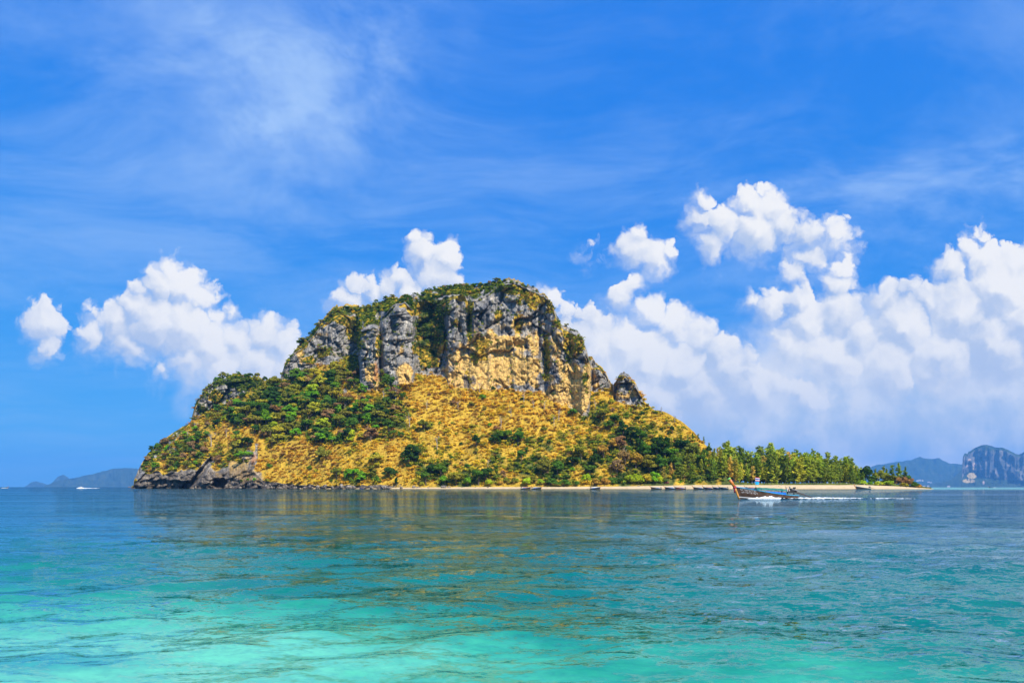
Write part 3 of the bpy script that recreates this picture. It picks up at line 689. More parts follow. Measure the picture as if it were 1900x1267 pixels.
# ---------------------------------------------------------------- plants
M_LEAF = leaf_mat('broad_leaves', .30, hue=.24)
M_NEEDLE = leaf_mat('casuarina_needles', .22, hue=.2)
M_BARK = plain('bark', (0.16, 0.12, 0.085), .9, .1, .4, 2.0)
M_PALEBARK = plain('pale_bark', (0.36, 0.31, 0.26), .9, .1, .3, 2.0)
SCRUB_RAMP = [(0.0, (0.27, 0.16, 0.07)), (0.20, (0.62, 0.345, 0.05)), (0.42, (0.77, 0.465, 0.035)), (0.58, (0.68, 0.485, 0.03)), (0.74, (0.36, 0.37, 0.026)), (0.88, (0.15, 0.225, 0.02)), (1.0, (0.055, 0.12, 0.015))]
M_SCRUB = leaf_mat('dry_bamboo_and_scrub', .38, attr='tint', ramp=SCRUB_RAMP, hue=.10)

def cards(C, N, L, W, r, tilt=.5):
    """leaf-shaped quads: centres C, facing N, length L, width W"""
    n = len(C); N = N + r.normal(0, tilt, (n, 3)); N /= np.linalg.norm(N, axis=1, keepdims=True) + 1e-9
    A = np.cross(N, r.normal(0, 1, (n, 3))); A /= np.linalg.norm(A, axis=1, keepdims=True) + 1e-9
    B = np.cross(N, A)
    L = np.broadcast_to(L, (n,))[:, None]; W = np.broadcast_to(W, (n,))[:, None]
    v = np.stack([C - A * L, C - B * W + N * W * .25, C + A * L, C + B * W + N * W * .25], 1)
    return v.reshape(-1, 3), np.arange(4 * n).reshape(-1, 4)
def lobes_crown(r, lobes, n, size, fill=.72):
    lobes = np.array(lobes); wgt = lobes[:, 3] ** 2; wgt /= wgt.sum()
    k = r.choice(len(lobes), n, p=wgt)
    D = r.normal(0, 1, (n, 3)); D[:, 2] = np.where(D[:, 2] < -.35, -D[:, 2] * .8, D[:, 2]); D /= np.linalg.norm(D, axis=1, keepdims=True)
    q = fill + (1 - fill) * r.random(n) ** .6
    C = lobes[k, :3] + D * (lobes[k, 3] * q)[:, None] * np.array([1, 1, .82])
    s_ = size * (.6 + .8 * r.random(n))
    V, Fq = cards(C, D, s_, s_ * .62, r, .45)
    mid = np.array([lobes[:, 0].mean(), lobes[:, 1].mean(), lobes[:, 2].min()])
    N = np.repeat(D * .75 + (C - mid) / (np.linalg.norm(C - mid, axis=1, keepdims=True) + 1e-6) * .6, 4, 0)
    return V, wind(V, Fq, N), N
def broad_proto(seed, kind):
    r = np.random.default_rng(seed); lob = []
    if kind == 'round':
        for i in range(13):
            a = r.uniform(0, 6.28); zz = r.uniform(.38, .86); rad = .24 * math.sin(math.pi * min(1, (zz - .12) / .86)) ** .6 * r.uniform(.4, 1.15)
            lob.append((rad * math.cos(a), rad * math.sin(a), zz, r.uniform(.11, .19)))
    elif kind == 'tall':
        for i in range(14):
            a = r.uniform(0, 6.28); zz = .25 + .66 * (i + .5) / 14; rad = .15 * r.uniform(.3, 1.3)
            lob.append((rad * math.cos(a), rad * math.sin(a), zz, r.uniform(.09, .155)))
    elif kind == 'spread':
        for i in range(15):
            a = r.uniform(0, 6.28); rad = .46 * r.uniform(.1, 1.0) ** .6; zz = .84 - .5 * rad + r.uniform(-.12, .05)
            lob.append((rad * math.cos(a), rad * math.sin(a), zz, r.uniform(.10, .17)))
    elif kind == 'bush':
        for i in range(14):
            a = r.uniform(0, 6.28); rad = .42 * r.uniform(.1, 1.0) ** .6; zz = .16 + .62 * (1 - (rad / .5) ** 2) * r.uniform(.35, 1)
            lob.append((rad * math.cos(a), rad * math.sin(a), zz, r.uniform(.13, .22)))
    V, Fq, NN = lobes_crown(r, lob, 1150, .042 if kind != 'bush' else .05)
    z0, z1 = V[:, 2].min(), V[:, 2].max()
    crown = mesh_np('crown_' + kind, V, Fq, [M_LEAF]); soft_normals(crown, NN)
    b = MB(); b.tube([(0, 0, -.06), (.01, .005, .2), (-.012, .01, .45), (0, 0, .72)], [.03, .023, .017, .006], 6)
    for l in lob[:6]:
        zb = max(.14, l[2] - .28); b.tube([(0, 0, zb), (l[0] * .5, l[1] * .5, (zb + l[2]) / 2 + .02), (l[0] * .95, l[1] * .95, l[2])], [.013, .009, .003], 5)
    return crown, b.mesh('trunk_' + kind, M_BARK)
def casuarina_proto(seed, lean, pw=.6, base=.03, wid=.165):
    r = np.random.default_rng(seed); n = 2300
    nb = 60
    hb = base + (.96 - base) * (np.arange(nb) + r.random(nb)) / nb; ab = r.uniform(0, 6.28, nb)
    Lb = (wid * (1 - hb) ** pw + .024) * r.uniform(.35, 1.35, nb)
    k = r.choice(nb, n, p=Lb / Lb.sum()); s_ = r.random(n) ** .75
    rad = Lb[k] * s_; up = Lb[k] * (.55 * s_ - .25 * s_ * s_)
    wob = r.normal(0, .012, (n, 3))
    C = np.stack([rad * np.cos(ab[k]) + lean * hb[k] ** 2, rad * np.sin(ab[k]), np.minimum(hb[k] + up, 1.03)], 1) + wob
    # drooping tufts
    A = np.stack([np.cos(ab[k]) * .6, np.sin(ab[k]) * .6, r.uniform(-.9, .8, n)], 1) + r.normal(0, .3, (n, 3)); A /= np.linalg.norm(A, axis=1, keepdims=True)
    Bv = np.cross(A, r.normal(0, 1, (n, 3))); Bv /= np.linalg.norm(Bv, axis=1, keepdims=True)
    L = r.uniform(.016, .036, n)[:, None]; W = r.uniform(.006, .013, n)[:, None]
    V = np.stack([C - A * L, C - Bv * W, C + A * L, C + Bv * W], 1).reshape(-1, 3)
    NN = np.repeat(np.stack([np.cos(ab[k]), np.sin(ab[k]), np.full(n, .45)], 1) + r.normal(0, .55, (n, 3)), 4, 0)
    crown = mesh_np('casuarina_crown', V, wind(V, np.arange(4 * n).reshape(-1, 4), NN), [M_NEEDLE]); soft_normals(crown, NN)
    b = MB(); b.tube([(0, 0, -.03), (lean * .1, 0, .3), (lean * .4, 0, .65), (lean, 0, .98)], [.0125, .010, .007, .002], 6)
    for i in range(0, nb, 2):
        e = (Lb[i] * .8 * math.cos(ab[i]) + lean * hb[i] ** 2, Lb[i] * .8 * math.sin(ab[i]), hb[i] + Lb[i] * .3)
        b.tube([(lean * hb[i] ** 2, 0, hb[i] - .01), e], [.0035, .001], 4, cap=False)
    return crown, b.mesh('casuarina_trunk', M_BARK)
def bare_proto(seed):
    r = random.Random(seed); tr, br = MB(), MB()
    top = (r.uniform(-.06, .06), r.uniform(-.06, .06), .62)
    tr.tube([(0, 0, -.04), (top[0] * .4, 0, .3), top], [.030, .023, .014], 5)
    def grow(p, d, L, w, lev):
        e = Vector(p) + Vector(d).normalized() * L
        br.tube([p, e], [w, w * .6], 4, cap=False)
        if lev:
            for _ in range(3):
                dd = Vector(d).normalized() + Vector((r.uniform(-.8, .8), r.uniform(-.8, .8), r.uniform(-.2, .6)))
                grow(e, dd, L * r.uniform(.55, .8), w * .62, lev - 1)
    for k in range(6):
        zz = r.uniform(.3, .62); grow((top[0] * zz / .62, 0, zz), (r.uniform(-1, 1), r.uniform(-1, 1), r.uniform(.5, 1.4)), r.uniform(.11, .18), .011, 2)
    return br.mesh('bare_branches', M_PALEBARK), tr.mesh('bare_trunk', M_PALEBARK)

BROAD = {k: [broad_proto(100 + 7 * i + j, k) for j in range(3 if k in ('round', 'bush') else 2)] for i, k in enumerate(('round', 'tall', 'spread', 'bush'))}
CASU = [casuarina_proto(200 + i, *a) for i, a in enumerate([(0,), (.04, .45, .08, .15), (-.03, .8, .02, .19), (.07, .35, .2, .13), (-.06, .5, .05, .17), (.02, .25, .12, .115), (.10, .6, .15, .15)])]
BARE = [bare_proto(300 + i) for i in range(4)]

SHADE = {  # name -> colour of the leaves
 'dark green': (0.045, 0.10, 0.018), 'green': (0.10, 0.20, 0.022), 'olive green': (0.25, 0.25, 0.030), 'bright green': (0.16, 0.36, 0.020),
 'lime green': (0.38, 0.48, 0.022), 'yellow-green': (0.46, 0.41, 0.034), 'brownish': (0.34, 0.21, 0.085), 'golden brown': (0.50, 0.30, 0.045)}
TREES = []          # (object, x in the photo, description, where, group)
def vary(c, a=.22):
    k = 1 + R.uniform(-a, a); return (c[0] * k * (1 + R.uniform(-.12, .12)), c[1] * k, c[2] * k * (1 + R.uniform(-.2, .2)), 1)
def put_tree(name, protos, loc, h, wid, shade, px, desc, where, group, parts=True, col=None):
    crown, trunk = R.choice(protos)
    root = empty(name, loc, R.uniform(0, 6.28), (wid, wid, h))
    c = obj('crown', crown, root); c.color = vary(SHADE[shade] if col is None else col)
    if trunk is not None and parts: obj('trunk', trunk, root)
    TREES.append((root, px, desc, where, group)); return root
def tree_px(px, base, hpx, wpx, shade, kind, where, group, Y=None, z=None, desc=None, name=None):
    if Y is None:
        Y, _, _ = ground_at(px, base)
    x, y, zz = P3(px, base, Y)
    if z is not None: zz = z
    h = hpx / F * Y; nat = {'round': .72, 'tall': .5, 'spread': 1.1, 'bush': 1.15}[kind]
    wd = wpx / F * Y / nat
    word = {'round': 'round-crowned', 'tall': 'tall narrow', 'spread': 'spreading', 'bush': 'bushy'}[kind]
    return put_tree(name or ('shrub' if kind == 'bush' else 'broadleaf_tree'), BROAD[kind], (x, y, zz - .03 * h), h, wd, shade, px, desc or f'{shade} {word} ' + ('shrub' if kind == 'bush' else 'tree'), where, group)

SLOPE_G, LEFT_G, SHORE_G, RIGHT_G, TIP_G = 'green trees dotted over the golden slope', 'trees on the wooded left shoulder', 'bushes along the foot of the slope', 'trees on the green right slope', 'trees at the tip of the sand spit'
W_SL = 'on the golden slope'
for a in [(758,862,40,24,'dark green','tall'),(770,858,34,20,'dark green','tall'),(884,832,28,17,'dark green','round'),(882,842,16,14,'olive green','bush'),(937,822,32,28,'green','round'),(962,826,30,24,'green','round'),(919,828,26,20,'dark green','round'),(968,856,24,20,'green','round'),(977,842,14,8,'green','tall'),
          (787,802,26,24,'olive green','round'),(1063,772,18,22,'green','bush'),(915,725,10,11,'dark green','bush'),(855,827,10,9,'dark green','bush'),(838,852,9,9,'green','bush'),(745,812,14,16,'green','bush'),(722,804,30,26,'green','round'),(705,795,26,24,'dark green','round'),(1025,782,10,10,'olive green','bush'),(1000,852,14,16,'olive green','bush'),(945,872,16,16,'olive green','bush'),
          (1034,884,32,24,'green','round'),(1010,884,34,28,'olive green','round'),(995,882,18,10,'dark green','tall'),(1063,866,24,26,'dark green','round'),(1078,858,38,32,'olive green','round'),(1102,872,34,26,'dark green','round'),(1094,884,28,26,'green','round'),(1087,896,24,22,'lime green','bush'),(1110,850,24,20,'dark green','round'),
          (748,742,18,20,'green','bush'),(735,770,14,18,'yellow-green','bush'),(690,812,18,22,'green','round'),(660,830,14,16,'olive green','bush'),(840,788,8,10,'olive green','bush'),(1008,800,12,14,'olive green','bush'),(1045,815,14,18,'olive green','bush'),(895,860,12,14,'yellow-green','bush'),(700,848,12,14,'yellow-green','bush')]:
    tree_px(*a, W_SL, SLOPE_G)
done = []
for _ in range(4000):
    if len(done) >= 75: break
    px, py = R.uniform(640, 1240), R.uniform(730, 895)
    Y, k, c = ground_at(px, py)
    if abs(ISL['PY'][k, c] - py) > 2 or ISL['bare'][k, c] > .4 or ISL['sg'][k, c] != 1: continue
    if R.random() > .25 + float(green_map(np.array(px), np.array(py))) or any((px - a) ** 2 + (py - b) ** 2 < 190 for a, b in done): continue
    done.append((px, py)); hp = R.uniform(7, 14)
    tree_px(px, py, hp, hp * R.uniform(1.0, 1.5), R.choices(['green', 'olive green', 'yellow-green', 'bright green', 'brownish', 'dark green'], [4, 5, 5, 3, 3, 3])[0], 'bush', W_SL if px < 1105 else 'on the green right slope', SLOPE_G)
W_SH = 'at the foot of the golden slope'
for a in [(670,893,17,26,'bright green','bush'),(700,896,18,16,'green','bush'),(736,901,16,9,'dark green','tall'),(650,888,9,12,'lime green','bush'),(790,898,26,22,'green','round'),(800,884,26,28,'dark green','round'),(818,886,28,26,'green','round'),(826,898,22,26,'bright green','bush'),(846,900,30,30,'olive green','round'),(868,902,22,20,'bright green','bush'),(888,899,36,28,'green','round'),(902,897,38,26,'dark green','round'),(908,902,18,18,'lime green','bush'),(782,902,12,12,'yellow-green','bush'),
          (978,902,20,24,'lime green','bush'),(1003,900,16,16,'lime green','bush'),(1022,901,20,30,'green','bush'),(1046,903,18,32,'green','bush'),(990,897,18,20,'olive green','bush'),(1068,902,14,18,'green','bush'),(955,896,14,16,'olive green','bush'),(930,900,10,14,'golden brown','bush'),(1105,902,18,22,'golden brown','bush'),(500,868,12,14,'green','bush'),(460,893,8,8,'bright green','bush'),(472,893,9,10,'bright green','bush'),(448,894,6,8,'green','bush'),(625,880,14,16,'bright green','bush'),(575,872,12,14,'green','bush')]:
    tree_px(*a, W_SH, SHORE_G)
W_R = 'on the green right slope'
for a in [(1157,812,34,20,'dark green','tall'),(1170,824,36,24,'dark green','round'),(1187,836,44,22,'dark green','tall'),(1196,856,40,26,'green','round'),(1219,852,46,28,'dark green','round'),(1234,848,40,20,'dark green','tall'),(1246,852,26,26,'bright green','round'),(1266,842,34,26,'dark green','round'),(1285,846,28,28,'olive green','round'),(1248,805,17,10,'dark green','round'),(1243,807,10,12,'dark green','bush'),(1211,789,11,15,'olive green','bush'),(1120,780,26,26,'olive green','round'),(1128,800,22,22,'green','round'),(1140,790,26,20,'dark green','round'),(1150,836,30,26,'brownish','round'),(1205,880,40,34,'olive green','round'),(1180,872,36,30,'golden brown','round'),(1160,866,34,28,'brownish','round'),(1225,880,40,28,'green','round'),(1252,876,36,28,'green','round'),(1278,872,34,26,'olive green','round'),(1300,866,30,26,'green','round'),(1316,838,14,14,'dark green','bush'),(1308,846,16,18,'green','bush'),(1136,840,30,22,'golden brown','round'),(1120,856,34,26,'golden brown','round'),(1145,880,30,26,'brownish','round')]:
    tree_px(*a, W_R, RIGHT_G)
W_B = 'at the left end of the white beach'
for px, hp, wp, sh in [(1122,24,24,'golden brown'),(1138,24,26,'green'),(1152,20,24,'dark green'),(1168,28,30,'lime green'),(1184,32,32,'lime green'),(1200,30,30,'yellow-green'),(1214,34,28,'bright green'),(1224,26,22,'lime green'),(1262,12,16,'bright green'),(1290,10,12,'lime green'),(1345,11,10,'lime green'),(1440,8,8,'lime green')]:
    Yb = float(shoreY(px) + beachW(px) * 1.05)
    tree_px(px, 900.5, hp, wp, sh, 'bush', W_B if px < 1230 else 'below the casuarinas', 'bushes at the top of the beach', Y=Yb, z=float(beachZ(px)) - .3)
W_T = 'near the tip of the sand spit'
for px, top, wp, sh, kd, dy in [(1606,861,27,'dark green','round',8),(1630,869,26,'olive green','round',14),(1618,880,18,'green','round',4),(1598,887,24,'lime green','bush',-4),(1612,890,16,'bright green','bush',-6),(1632,889,26,'lime green','bush',-6),(1650,888,28,'lime green','bush',-5),(1664,880,24,'olive green','round',8),(1680,876,26,'brownish','bush',4),(1668,878,22,'brownish','bush',6),(1690,882,20,'brownish','bush',0),(1652,878,22,'olive green','round',12),(1684,874,20,'green','bush',16),(1697,889,18,'green','bush',-4),(1706,896,12,'golden brown','bush',-4),(1676,893,20,'yellow-green','bush',-6)]:
    Yb = float(shoreY(px) + beachW(px) * 1.1 + dy); zb = float(beachZ(px)) * .9
    base = HY - (zb - HC) / Yb * F
    tree_px(px, base, base - top, wp, sh, kd, W_T, TIP_G, Y=Yb, z=zb - .2)

# the wooded left shoulder and headland
placed = []
cand = [(R.uniform(262, 735), R.uniform(692, 892)) for _ in range(9000)]
for px, py in cand:
    if len(placed) >= 290: break
    Y, k, c = ground_at(px, py)
    if abs(ISL['PY'][k, c] - py) > 2 or ISL['bare'][k, c] > .45 or ISL['sg'][k, c] not in (1, 3): continue
    g = float(green_map(np.array(px), np.array(py)))
    if R.random() > g * 1.15 - .12: continue
    if any((px - a) ** 2 + ((py - b) * 1.25) ** 2 < 62 for a, b in placed): continue
    placed.append((px, py))
for px, py in placed:
    head = px < 430 and py > 740
    sh = R.choices(['dark green', 'green', 'olive green', 'bright green', 'lime green', 'brownish', 'yellow-green'], [16, 24, 30, 12, 5, 10 + 12 * head, 9])[0]
    kd = R.choices(['round', 'spread', 'tall', 'bush'], [5, 2, 1, 2])[0]
    h = R.uniform(15, 30) if not head else R.uniform(11, 20)
    if px < 520 and py < 775 - (px - 360) * .33: h *= .5; kd = 'bush'; sh = R.choice(['dark green', 'dark green', 'green', 'olive green'])
    w_ = h * {'round': .95, 'spread': 1.25, 'tall': .6, 'bush': 1.2}[kd]
    zone = 'on the dark left knoll' if (px < 520 and py < 775 - (px - 360) * .33) else 'on the rocky left headland' if px < 430 else 'on the wooded left slope' if py < 800 else 'low on the wooded left slope'
    tree_px(px, py, h, w_, sh, kd, zone, LEFT_G)
tree_px(482, 734, 15, 13, 'lime green', 'round', '', LEFT_G, desc='single vivid lime tree standing out above the wooded left slope')
tree_px(596, 828, 32, 36, 'bright green', 'round', '', LEFT_G, desc='large vivid green dome-shaped tree low on the wooded left slope')

# small trees on the skyline of the cliffs
px = 556.0
while px < 1070:
    c = int(np.searchsorted(ISL['px'], px)); py = float(ISL['PY'][-1, c]) + R.uniform(1, 7)
    hp = R.uniform(6, 13) * (1.0 if px < 930 else .75)
    tree_px(px, py, hp, hp * R.uniform(.8, 1.4), R.choice(['dark green', 'green', 'olive green', 'olive green', 'brownish' if px > 900 else 'green']), R.choice(['round', 'spread', 'bush', 'round']), 'on the skyline above the cliffs', 'small trees on the cliff top')
    px += R.uniform(5, 17)
# bare trees
W_N = 'standing in the golden slope'
for px, base, hp in [(734,744,36),(712,742,26),(760,790,30),(811,836,36),(929,798,30),(948,776,28),(972,746,26),(1037,780,30),(1028,790,24),(850,760,22),(890,728,26),(868,724,22),(908,716,24),(1105,760,26),(700,780,26),(905,868,24),(1010,760,22),(990,758,24),(792,760,22),(640,760,22)]:
    Y, _, _ = ground_at(px, base); x, y, z = P3(px, base, Y); h = hp / F * Y
    put_tree('bare_tree', BARE, (x, y, z - .4), h, h * .8, 'brownish', px, 'leafless pale-trunked tree', W_N, 'leafless trees on the slope')
for px, base, hp, w_ in [(362,800,22,'on the left headland skyline'),(392,828,34,'on the rocky left headland'),(348,812,18,'on the rocky left headland'),(420,810,20,'on the rocky left headland'),(610,782,28,'on the wooded left slope'),(575,760,20,'on the wooded left slope'),(1227,768,16,'on the right skyline'),(1252,786,20,'on the right skyline'),(1120,720,16,'beside the small pinnacle'),(1132,722,14,'beside the small pinnacle'),(1196,752,12,'beside the small pinnacle'),(1158,848,26,'on the green right slope')]:
    Y, _, _ = ground_at(px, base); x, y, z = P3(px, base, Y); h = hp / F * Y
    put_tree('bare_tree', BARE, (x, y, z - .4), h, h * .95, 'brownish', px, 'leafless grey tree', w_, 'leafless trees on the slope')

# casuarina grove behind the beach
gtop = curve([(1190,872),(1200,858),(1215,848),(1240,843),(1262,836),(1285,842),(1300,836),(1318,838),(1332,830),(1350,824),(1365,836),(1382,834),(1400,838),(1416,831),(1432,838),(1442,829),(1455,836),(1475,836),(1495,842),(1510,839),(1530,848),(1545,846),(1560,856),(1578,852),(1590,864),(1604,872)])
CC = {'g': (0.36, 0.43, 0.040), 'd': (0.22, 0.30, 0.036), 'y': (0.47, 0.47, 0.045), 'b': (0.60, 0.45, 0.09)}
def ground_z(px, Y):
    c = int(np.clip(np.searchsorted(ISL['px'], px), 0, len(ISL['px']) - 1))
    ys, zs = ISL['X'][:, c], ISL['Z'][:, c]
    return float(np.interp(Y, np.maximum.accumulate(ISL['Y'][:, c]), zs))
for row in range(5):
    px = 1198 + row * 4.0 + (34 if row == 0 else 0)
    while px < 1604 - row * 2:
        dpt = beachW(px) * 1.12 + row * 13 + R.uniform(-4, 4)
        Y = float(shoreY(px) + dpt)
        zb = max(float(beachZ(px)) * .85, ground_z(px, Y)) - .4
        base = HY - (zb - HC) / Y * F
        fr = [.66, .78, .90, .98, 1.02][row] if px < 1430 else [.80, .88, .95, 1.0, 1.02][row]
        tp = gtop(px) - 3 + R.uniform(-3, 5); h = max(14.0, (base - tp) * fr * R.uniform(.74, 1.10)) / F * Y
        k = R.choices('gdyb', [5, 4, 3, 1.4 if px < 1400 else .5])[0] if row < 3 else R.choices('gd', [2, 3])[0]
        crown, trunk = R.choice(CASU)
        root = empty('casuarina_tree', ((px - CX) / F * Y, Y, zb), R.uniform(0, 6.28), (h * R.uniform(.95, 1.4),) * 2 + (h,))
        root.rotation_euler = (R.uniform(-.05, .05), R.uniform(-.05, .05), R.uniform(0, 6.28))
        c_ = obj('crown', crown, root); c_.color = vary(CC[k], .28); obj('trunk', trunk, root)
        TREES.append((root, px, 'feathery casuarina tree', ['in the front row behind the beach', 'in the second row of the beach grove', 'in the third row of the beach grove', 'in the fourth row of the beach grove', 'in the rearmost row of the beach grove'][row], 'casuarina trees behind the beach'))
        px += R.uniform(6.0, 10.5) if row < 3 else R.uniform(7.5, 12)
for px, top in [(1579,848),(1640,863),(1655,861),(1668,858),(1679,864),(1647,868),(1622,868)]:
    Y = float(shoreY(px) + beachW(px) * 1.3 + 12); zb = float(beachZ(px)) * .8; base = HY - (zb - HC) / Y * F; h = (base - top) / F * Y
    crown, trunk = R.choice(CASU)
    root = empty('casuarina_tree', ((px - CX) / F * Y, Y, zb - .3), R.uniform(0, 6.28), (h * .9, h * .9, h))
    c_ = obj('crown', crown, root); c_.color = vary(CC['d'], .2); obj('trunk', trunk, root)
    TREES.append((root, px, 'slender casuarina', 'rising above the tip of the sand spit', 'casuarina trees behind the beach'))

ORD = ['', 'first', 'second', 'third', 'fourth', 'fifth', 'sixth', 'seventh', 'eighth', 'ninth', 'tenth', 'eleventh', 'twelfth', 'thirteenth', 'fourteenth', 'fifteenth', 'sixteenth', 'seventeenth', 'eighteenth', 'nineteenth', 'twentieth']
TEN = {2: 'twenty', 3: 'thirty', 4: 'forty', 5: 'fifty', 6: 'sixty'}
def ordinal(n):
    if n <= 20: return ORD[n]
    return {20: 'twentieth', 30: 'thirtieth', 40: 'fortieth', 50: 'fiftieth'}.get(n) or TEN[n // 10] + '-' + ORD[n % 10]
def label_trees():
    sets = {}
    for it in TREES: sets.setdefault((it[2], it[3]), []).append(it)
    for (desc, where), its in sets.items():
        its.sort(key=lambda k: k[1])
        for i, (o, px, _, _, grp) in enumerate(its):
            pre = '' if len(its) == 1 else 'leftmost ' if i == 0 else 'rightmost ' if i == len(its) - 1 else ''
            suf = '' if len(its) == 1 or pre else f', {ordinal(i + 1)} from the left'
            cat = 'shrub' if 'shrub' in desc else 'tree'
            tag(o, f'{pre}{desc} {where}'.strip() + suf, cat, grp)
label_trees()

# ---- the dry bamboo thicket and ground scrub: nobody could count it
def strand_template(seed, n=24):
    """an arching, feathery clump one metre across"""
    r = np.random.default_rng(seed); V = []; Fc = []
    for i in range(n):
        a = r.uniform(0, 6.28); L = r.uniform(.55, 1.1); lean = r.uniform(.25, 1.0); w = r.uniform(.035, .075)
        d = np.array([math.cos(a), math.sin(a), 0]); sd = np.array([-d[1], d[0], 0])
        o = np.array([*(r.normal(0, .16, 2)), -.05])
        pts = [o, o + d * .26 * lean * L + np.array([0, 0, .50 * L]), o + d * .62 * lean * L + np.array([0, 0, .74 * L]), o + d * .98 * lean * L + np.array([0, 0, .62 * L - .20 * lean])]
        ws = [w * .5, w * 1.3, w * 1.5, w * .3]; k = len(V); tw = r.normal(0, .5)
        for p, q in zip(pts, ws):
            s2 = sd * math.cos(tw) + np.array([0, 0, 1]) * math.sin(tw)
            V += [p - s2 * q, p + s2 * q]
        Fc += [(k + 2 * j, k + 2 * j + 1, k + 2 * j + 3, k + 2 * j + 2) for j in range(3)]
    V = np.array(V); N = V * np.array([1, 1, .8]) + np.array([0, 0, .35]); return V, wind(V, np.array(Fc), N), N
def leaf_template(seed, n=46):
    r = np.random.default_rng(seed)
    lob = [(r.normal(0, .2), r.normal(0, .2), r.uniform(.1, .4), r.uniform(.2, .34)) for _ in range(5)]
    return lobes_crown(r, lob, n, .14, .7)
def plume_template(seed, n=44):
    """a soft mound of drooping plumes"""
    r = np.random.default_rng(seed)
    lob = np.array([(r.normal(0, .24), r.normal(0, .24), r.uniform(.08, .36), r.uniform(.2, .36)) for _ in range(5)])
    k = r.integers(0, 5, n); D = r.normal(0, 1, (n, 3)); D[:, 2] = np.abs(D[:, 2]); D /= np.linalg.norm(D, axis=1, keepdims=True)
    C = lob[k, :3] + D * lob[k, 3:4] * r.uniform(.7, 1.0, (n, 1))
    A = np.stack([D[:, 0], D[:, 1], -.35 - .5 * r.random(n) + .8 * D[:, 2]], 1) + r.normal(0, .25, (n, 3)); A /= np.linalg.norm(A, axis=1, keepdims=True)
    B = np.cross(A, D); B /= np.linalg.norm(B, axis=1, keepdims=True) + 1e-6
    L = r.uniform(.14, .28, (n, 1)); W = r.uniform(.05, .10, (n, 1))
    V = np.stack([C - A * L, C - B * W, C + A * L, C + B * W], 1).reshape(-1, 3); N = np.repeat(D * .6 + (C + np.array([0, 0, .2])) * .9 + np.array([0, 0, .25]), 4, 0)
    return V, wind(V, np.arange(4 * n).reshape(-1, 4), N), N
def scatter(name, templates, P, S_, tint, label, cat, zs=None):
    n = len(P); r = np.random.default_rng(len(P)); allV, allF, allT, allN = [], [], [], []; off = 0
    pick = r.integers(0, len(templates), n); th = r.uniform(0, 6.28, n)
    for ti, (TV, TF, TN) in enumerate(templates):
        m = np.where(pick == ti)[0]
        if not len(m): continue
        c, s_ = np.cos(th[m])[:, None], np.sin(th[m])[:, None]
        sx = S_[m][:, None]; sz = sx * (zs[m][:, None] if zs is not None else 1)
        x = (TV[None, :, 0] * c - TV[None, :, 1] * s_) * sx + P[m, 0:1]; y = (TV[None, :, 0] * s_ + TV[None, :, 1] * c) * sx + P[m, 1:2]; z = TV[None, :, 2] * sz + P[m, 2:3]
        allV.append(np.stack([x, y, z], -1).reshape(-1, 3)); nv = len(TV)
        allF.append((TF[None] + (np.arange(len(m)) * nv)[:, None, None] + off).reshape(-1, 4)); off += nv * len(m)
        allT.append(np.repeat(tint[m], nv))
        allN.append(np.stack([TN[None, :, 0] * c - TN[None, :, 1] * s_, TN[None, :, 0] * s_ + TN[None, :, 1] * c, np.broadcast_to(TN[None, :, 2], x.shape)], -1).reshape(-1, 3))
    me = mesh_np(name, np.concatenate(allV), np.concatenate(allF), [M_SCRUB])
    fattr(me, 'tint', np.concatenate(allT)); soft_normals(me, np.concatenate(allN))
    return tag(obj(name, me), label, cat, kind='stuff')
def sample(mask, n, seed):
    """random places on the island's surface, even over its area"""
    r = np.random.default_rng(seed); X, Y, Z = ISL['X'], ISL['Y'], ISL['Z']
    a = np.stack([np.diff(X, axis=1)[:-1], np.diff(Y, axis=1)[:-1], np.diff(Z, axis=1)[:-1]], -1); b = np.stack([np.diff(X, axis=0)[:, :-1], np.diff(Y, axis=0)[:, :-1], np.diff(Z, axis=0)[:, :-1]], -1)
    ar = np.minimum(np.linalg.norm(np.cross(a, b), axis=-1), 12.0) * mask[:-1, :-1]
    p = (ar / ar.sum()).ravel(); idx = r.choice(len(p), n, p=p); k, c = np.unravel_index(idx, ar.shape)
    f = r.random((n, 1)); g = r.random((n, 1))
    G = np.stack([X, Y, Z], -1)
    pos = G[k, c] * (1 - f) * (1 - g) + G[k, c + 1] * f * (1 - g) + G[k + 1, c] * (1 - f) * g + G[k + 1, c + 1] * f * g
    return pos, ISL['px'][c], ISL['PY'][k, c], r
sgm = ISL['sg']; PXg = np.broadcast_to(ISL['px'], ISL['PY'].shape)
m = (((sgm == 1) | (sgm == 3) | ((sgm == 0) & (ISL['PY'] < 893))) & (ISL['bare'] < .5) & (PXg < 1345)).astype(float)
gm = green_map(PXg, ISL['PY'])
pos, qx, qy, r = sample(m, 9000, 1)
g = green_map(qx, qy); nz = fbm(qx / 26, qy / 20, .2, 3, 95); nz2 = fbm(qx / 60, qy / 40, .2, 2, 96)
tint = np.clip(.42 + .20 * nz + .05 * r.normal(0, 1, len(pos)) + .50 * sstep(.15, .65, g) + .30 * nz2 + .16 * blobs(qx, qy, [(960,840,90,30,1),(1110,800,50,50,1),(700,800,50,40,.8)]) - .17 * blobs(qx, qy, [(1020,760,70,30,1),(560,845,60,24,1),(870,745,50,20,.8),(420,800,40,30,.8)]) + .06 * sstep(740, 860, qy) + .5 * (qy < 640) + .5 * ((qx > 1190) & (qy > 868)), .02, 1)
knoll = (qx < 522) & (qy < 778 - (qx - 360) * .36); tint = np.where(knoll, r.uniform(.84, 1, len(pos)), tint)
hb = r.random(len(pos)); tint = np.where((qx < 410) & (hb < .5), r.uniform(.68, .95, len(pos)), tint); tint = np.where((qx < 410) & (hb > .68), r.uniform(.0, .14, len(pos)), tint)
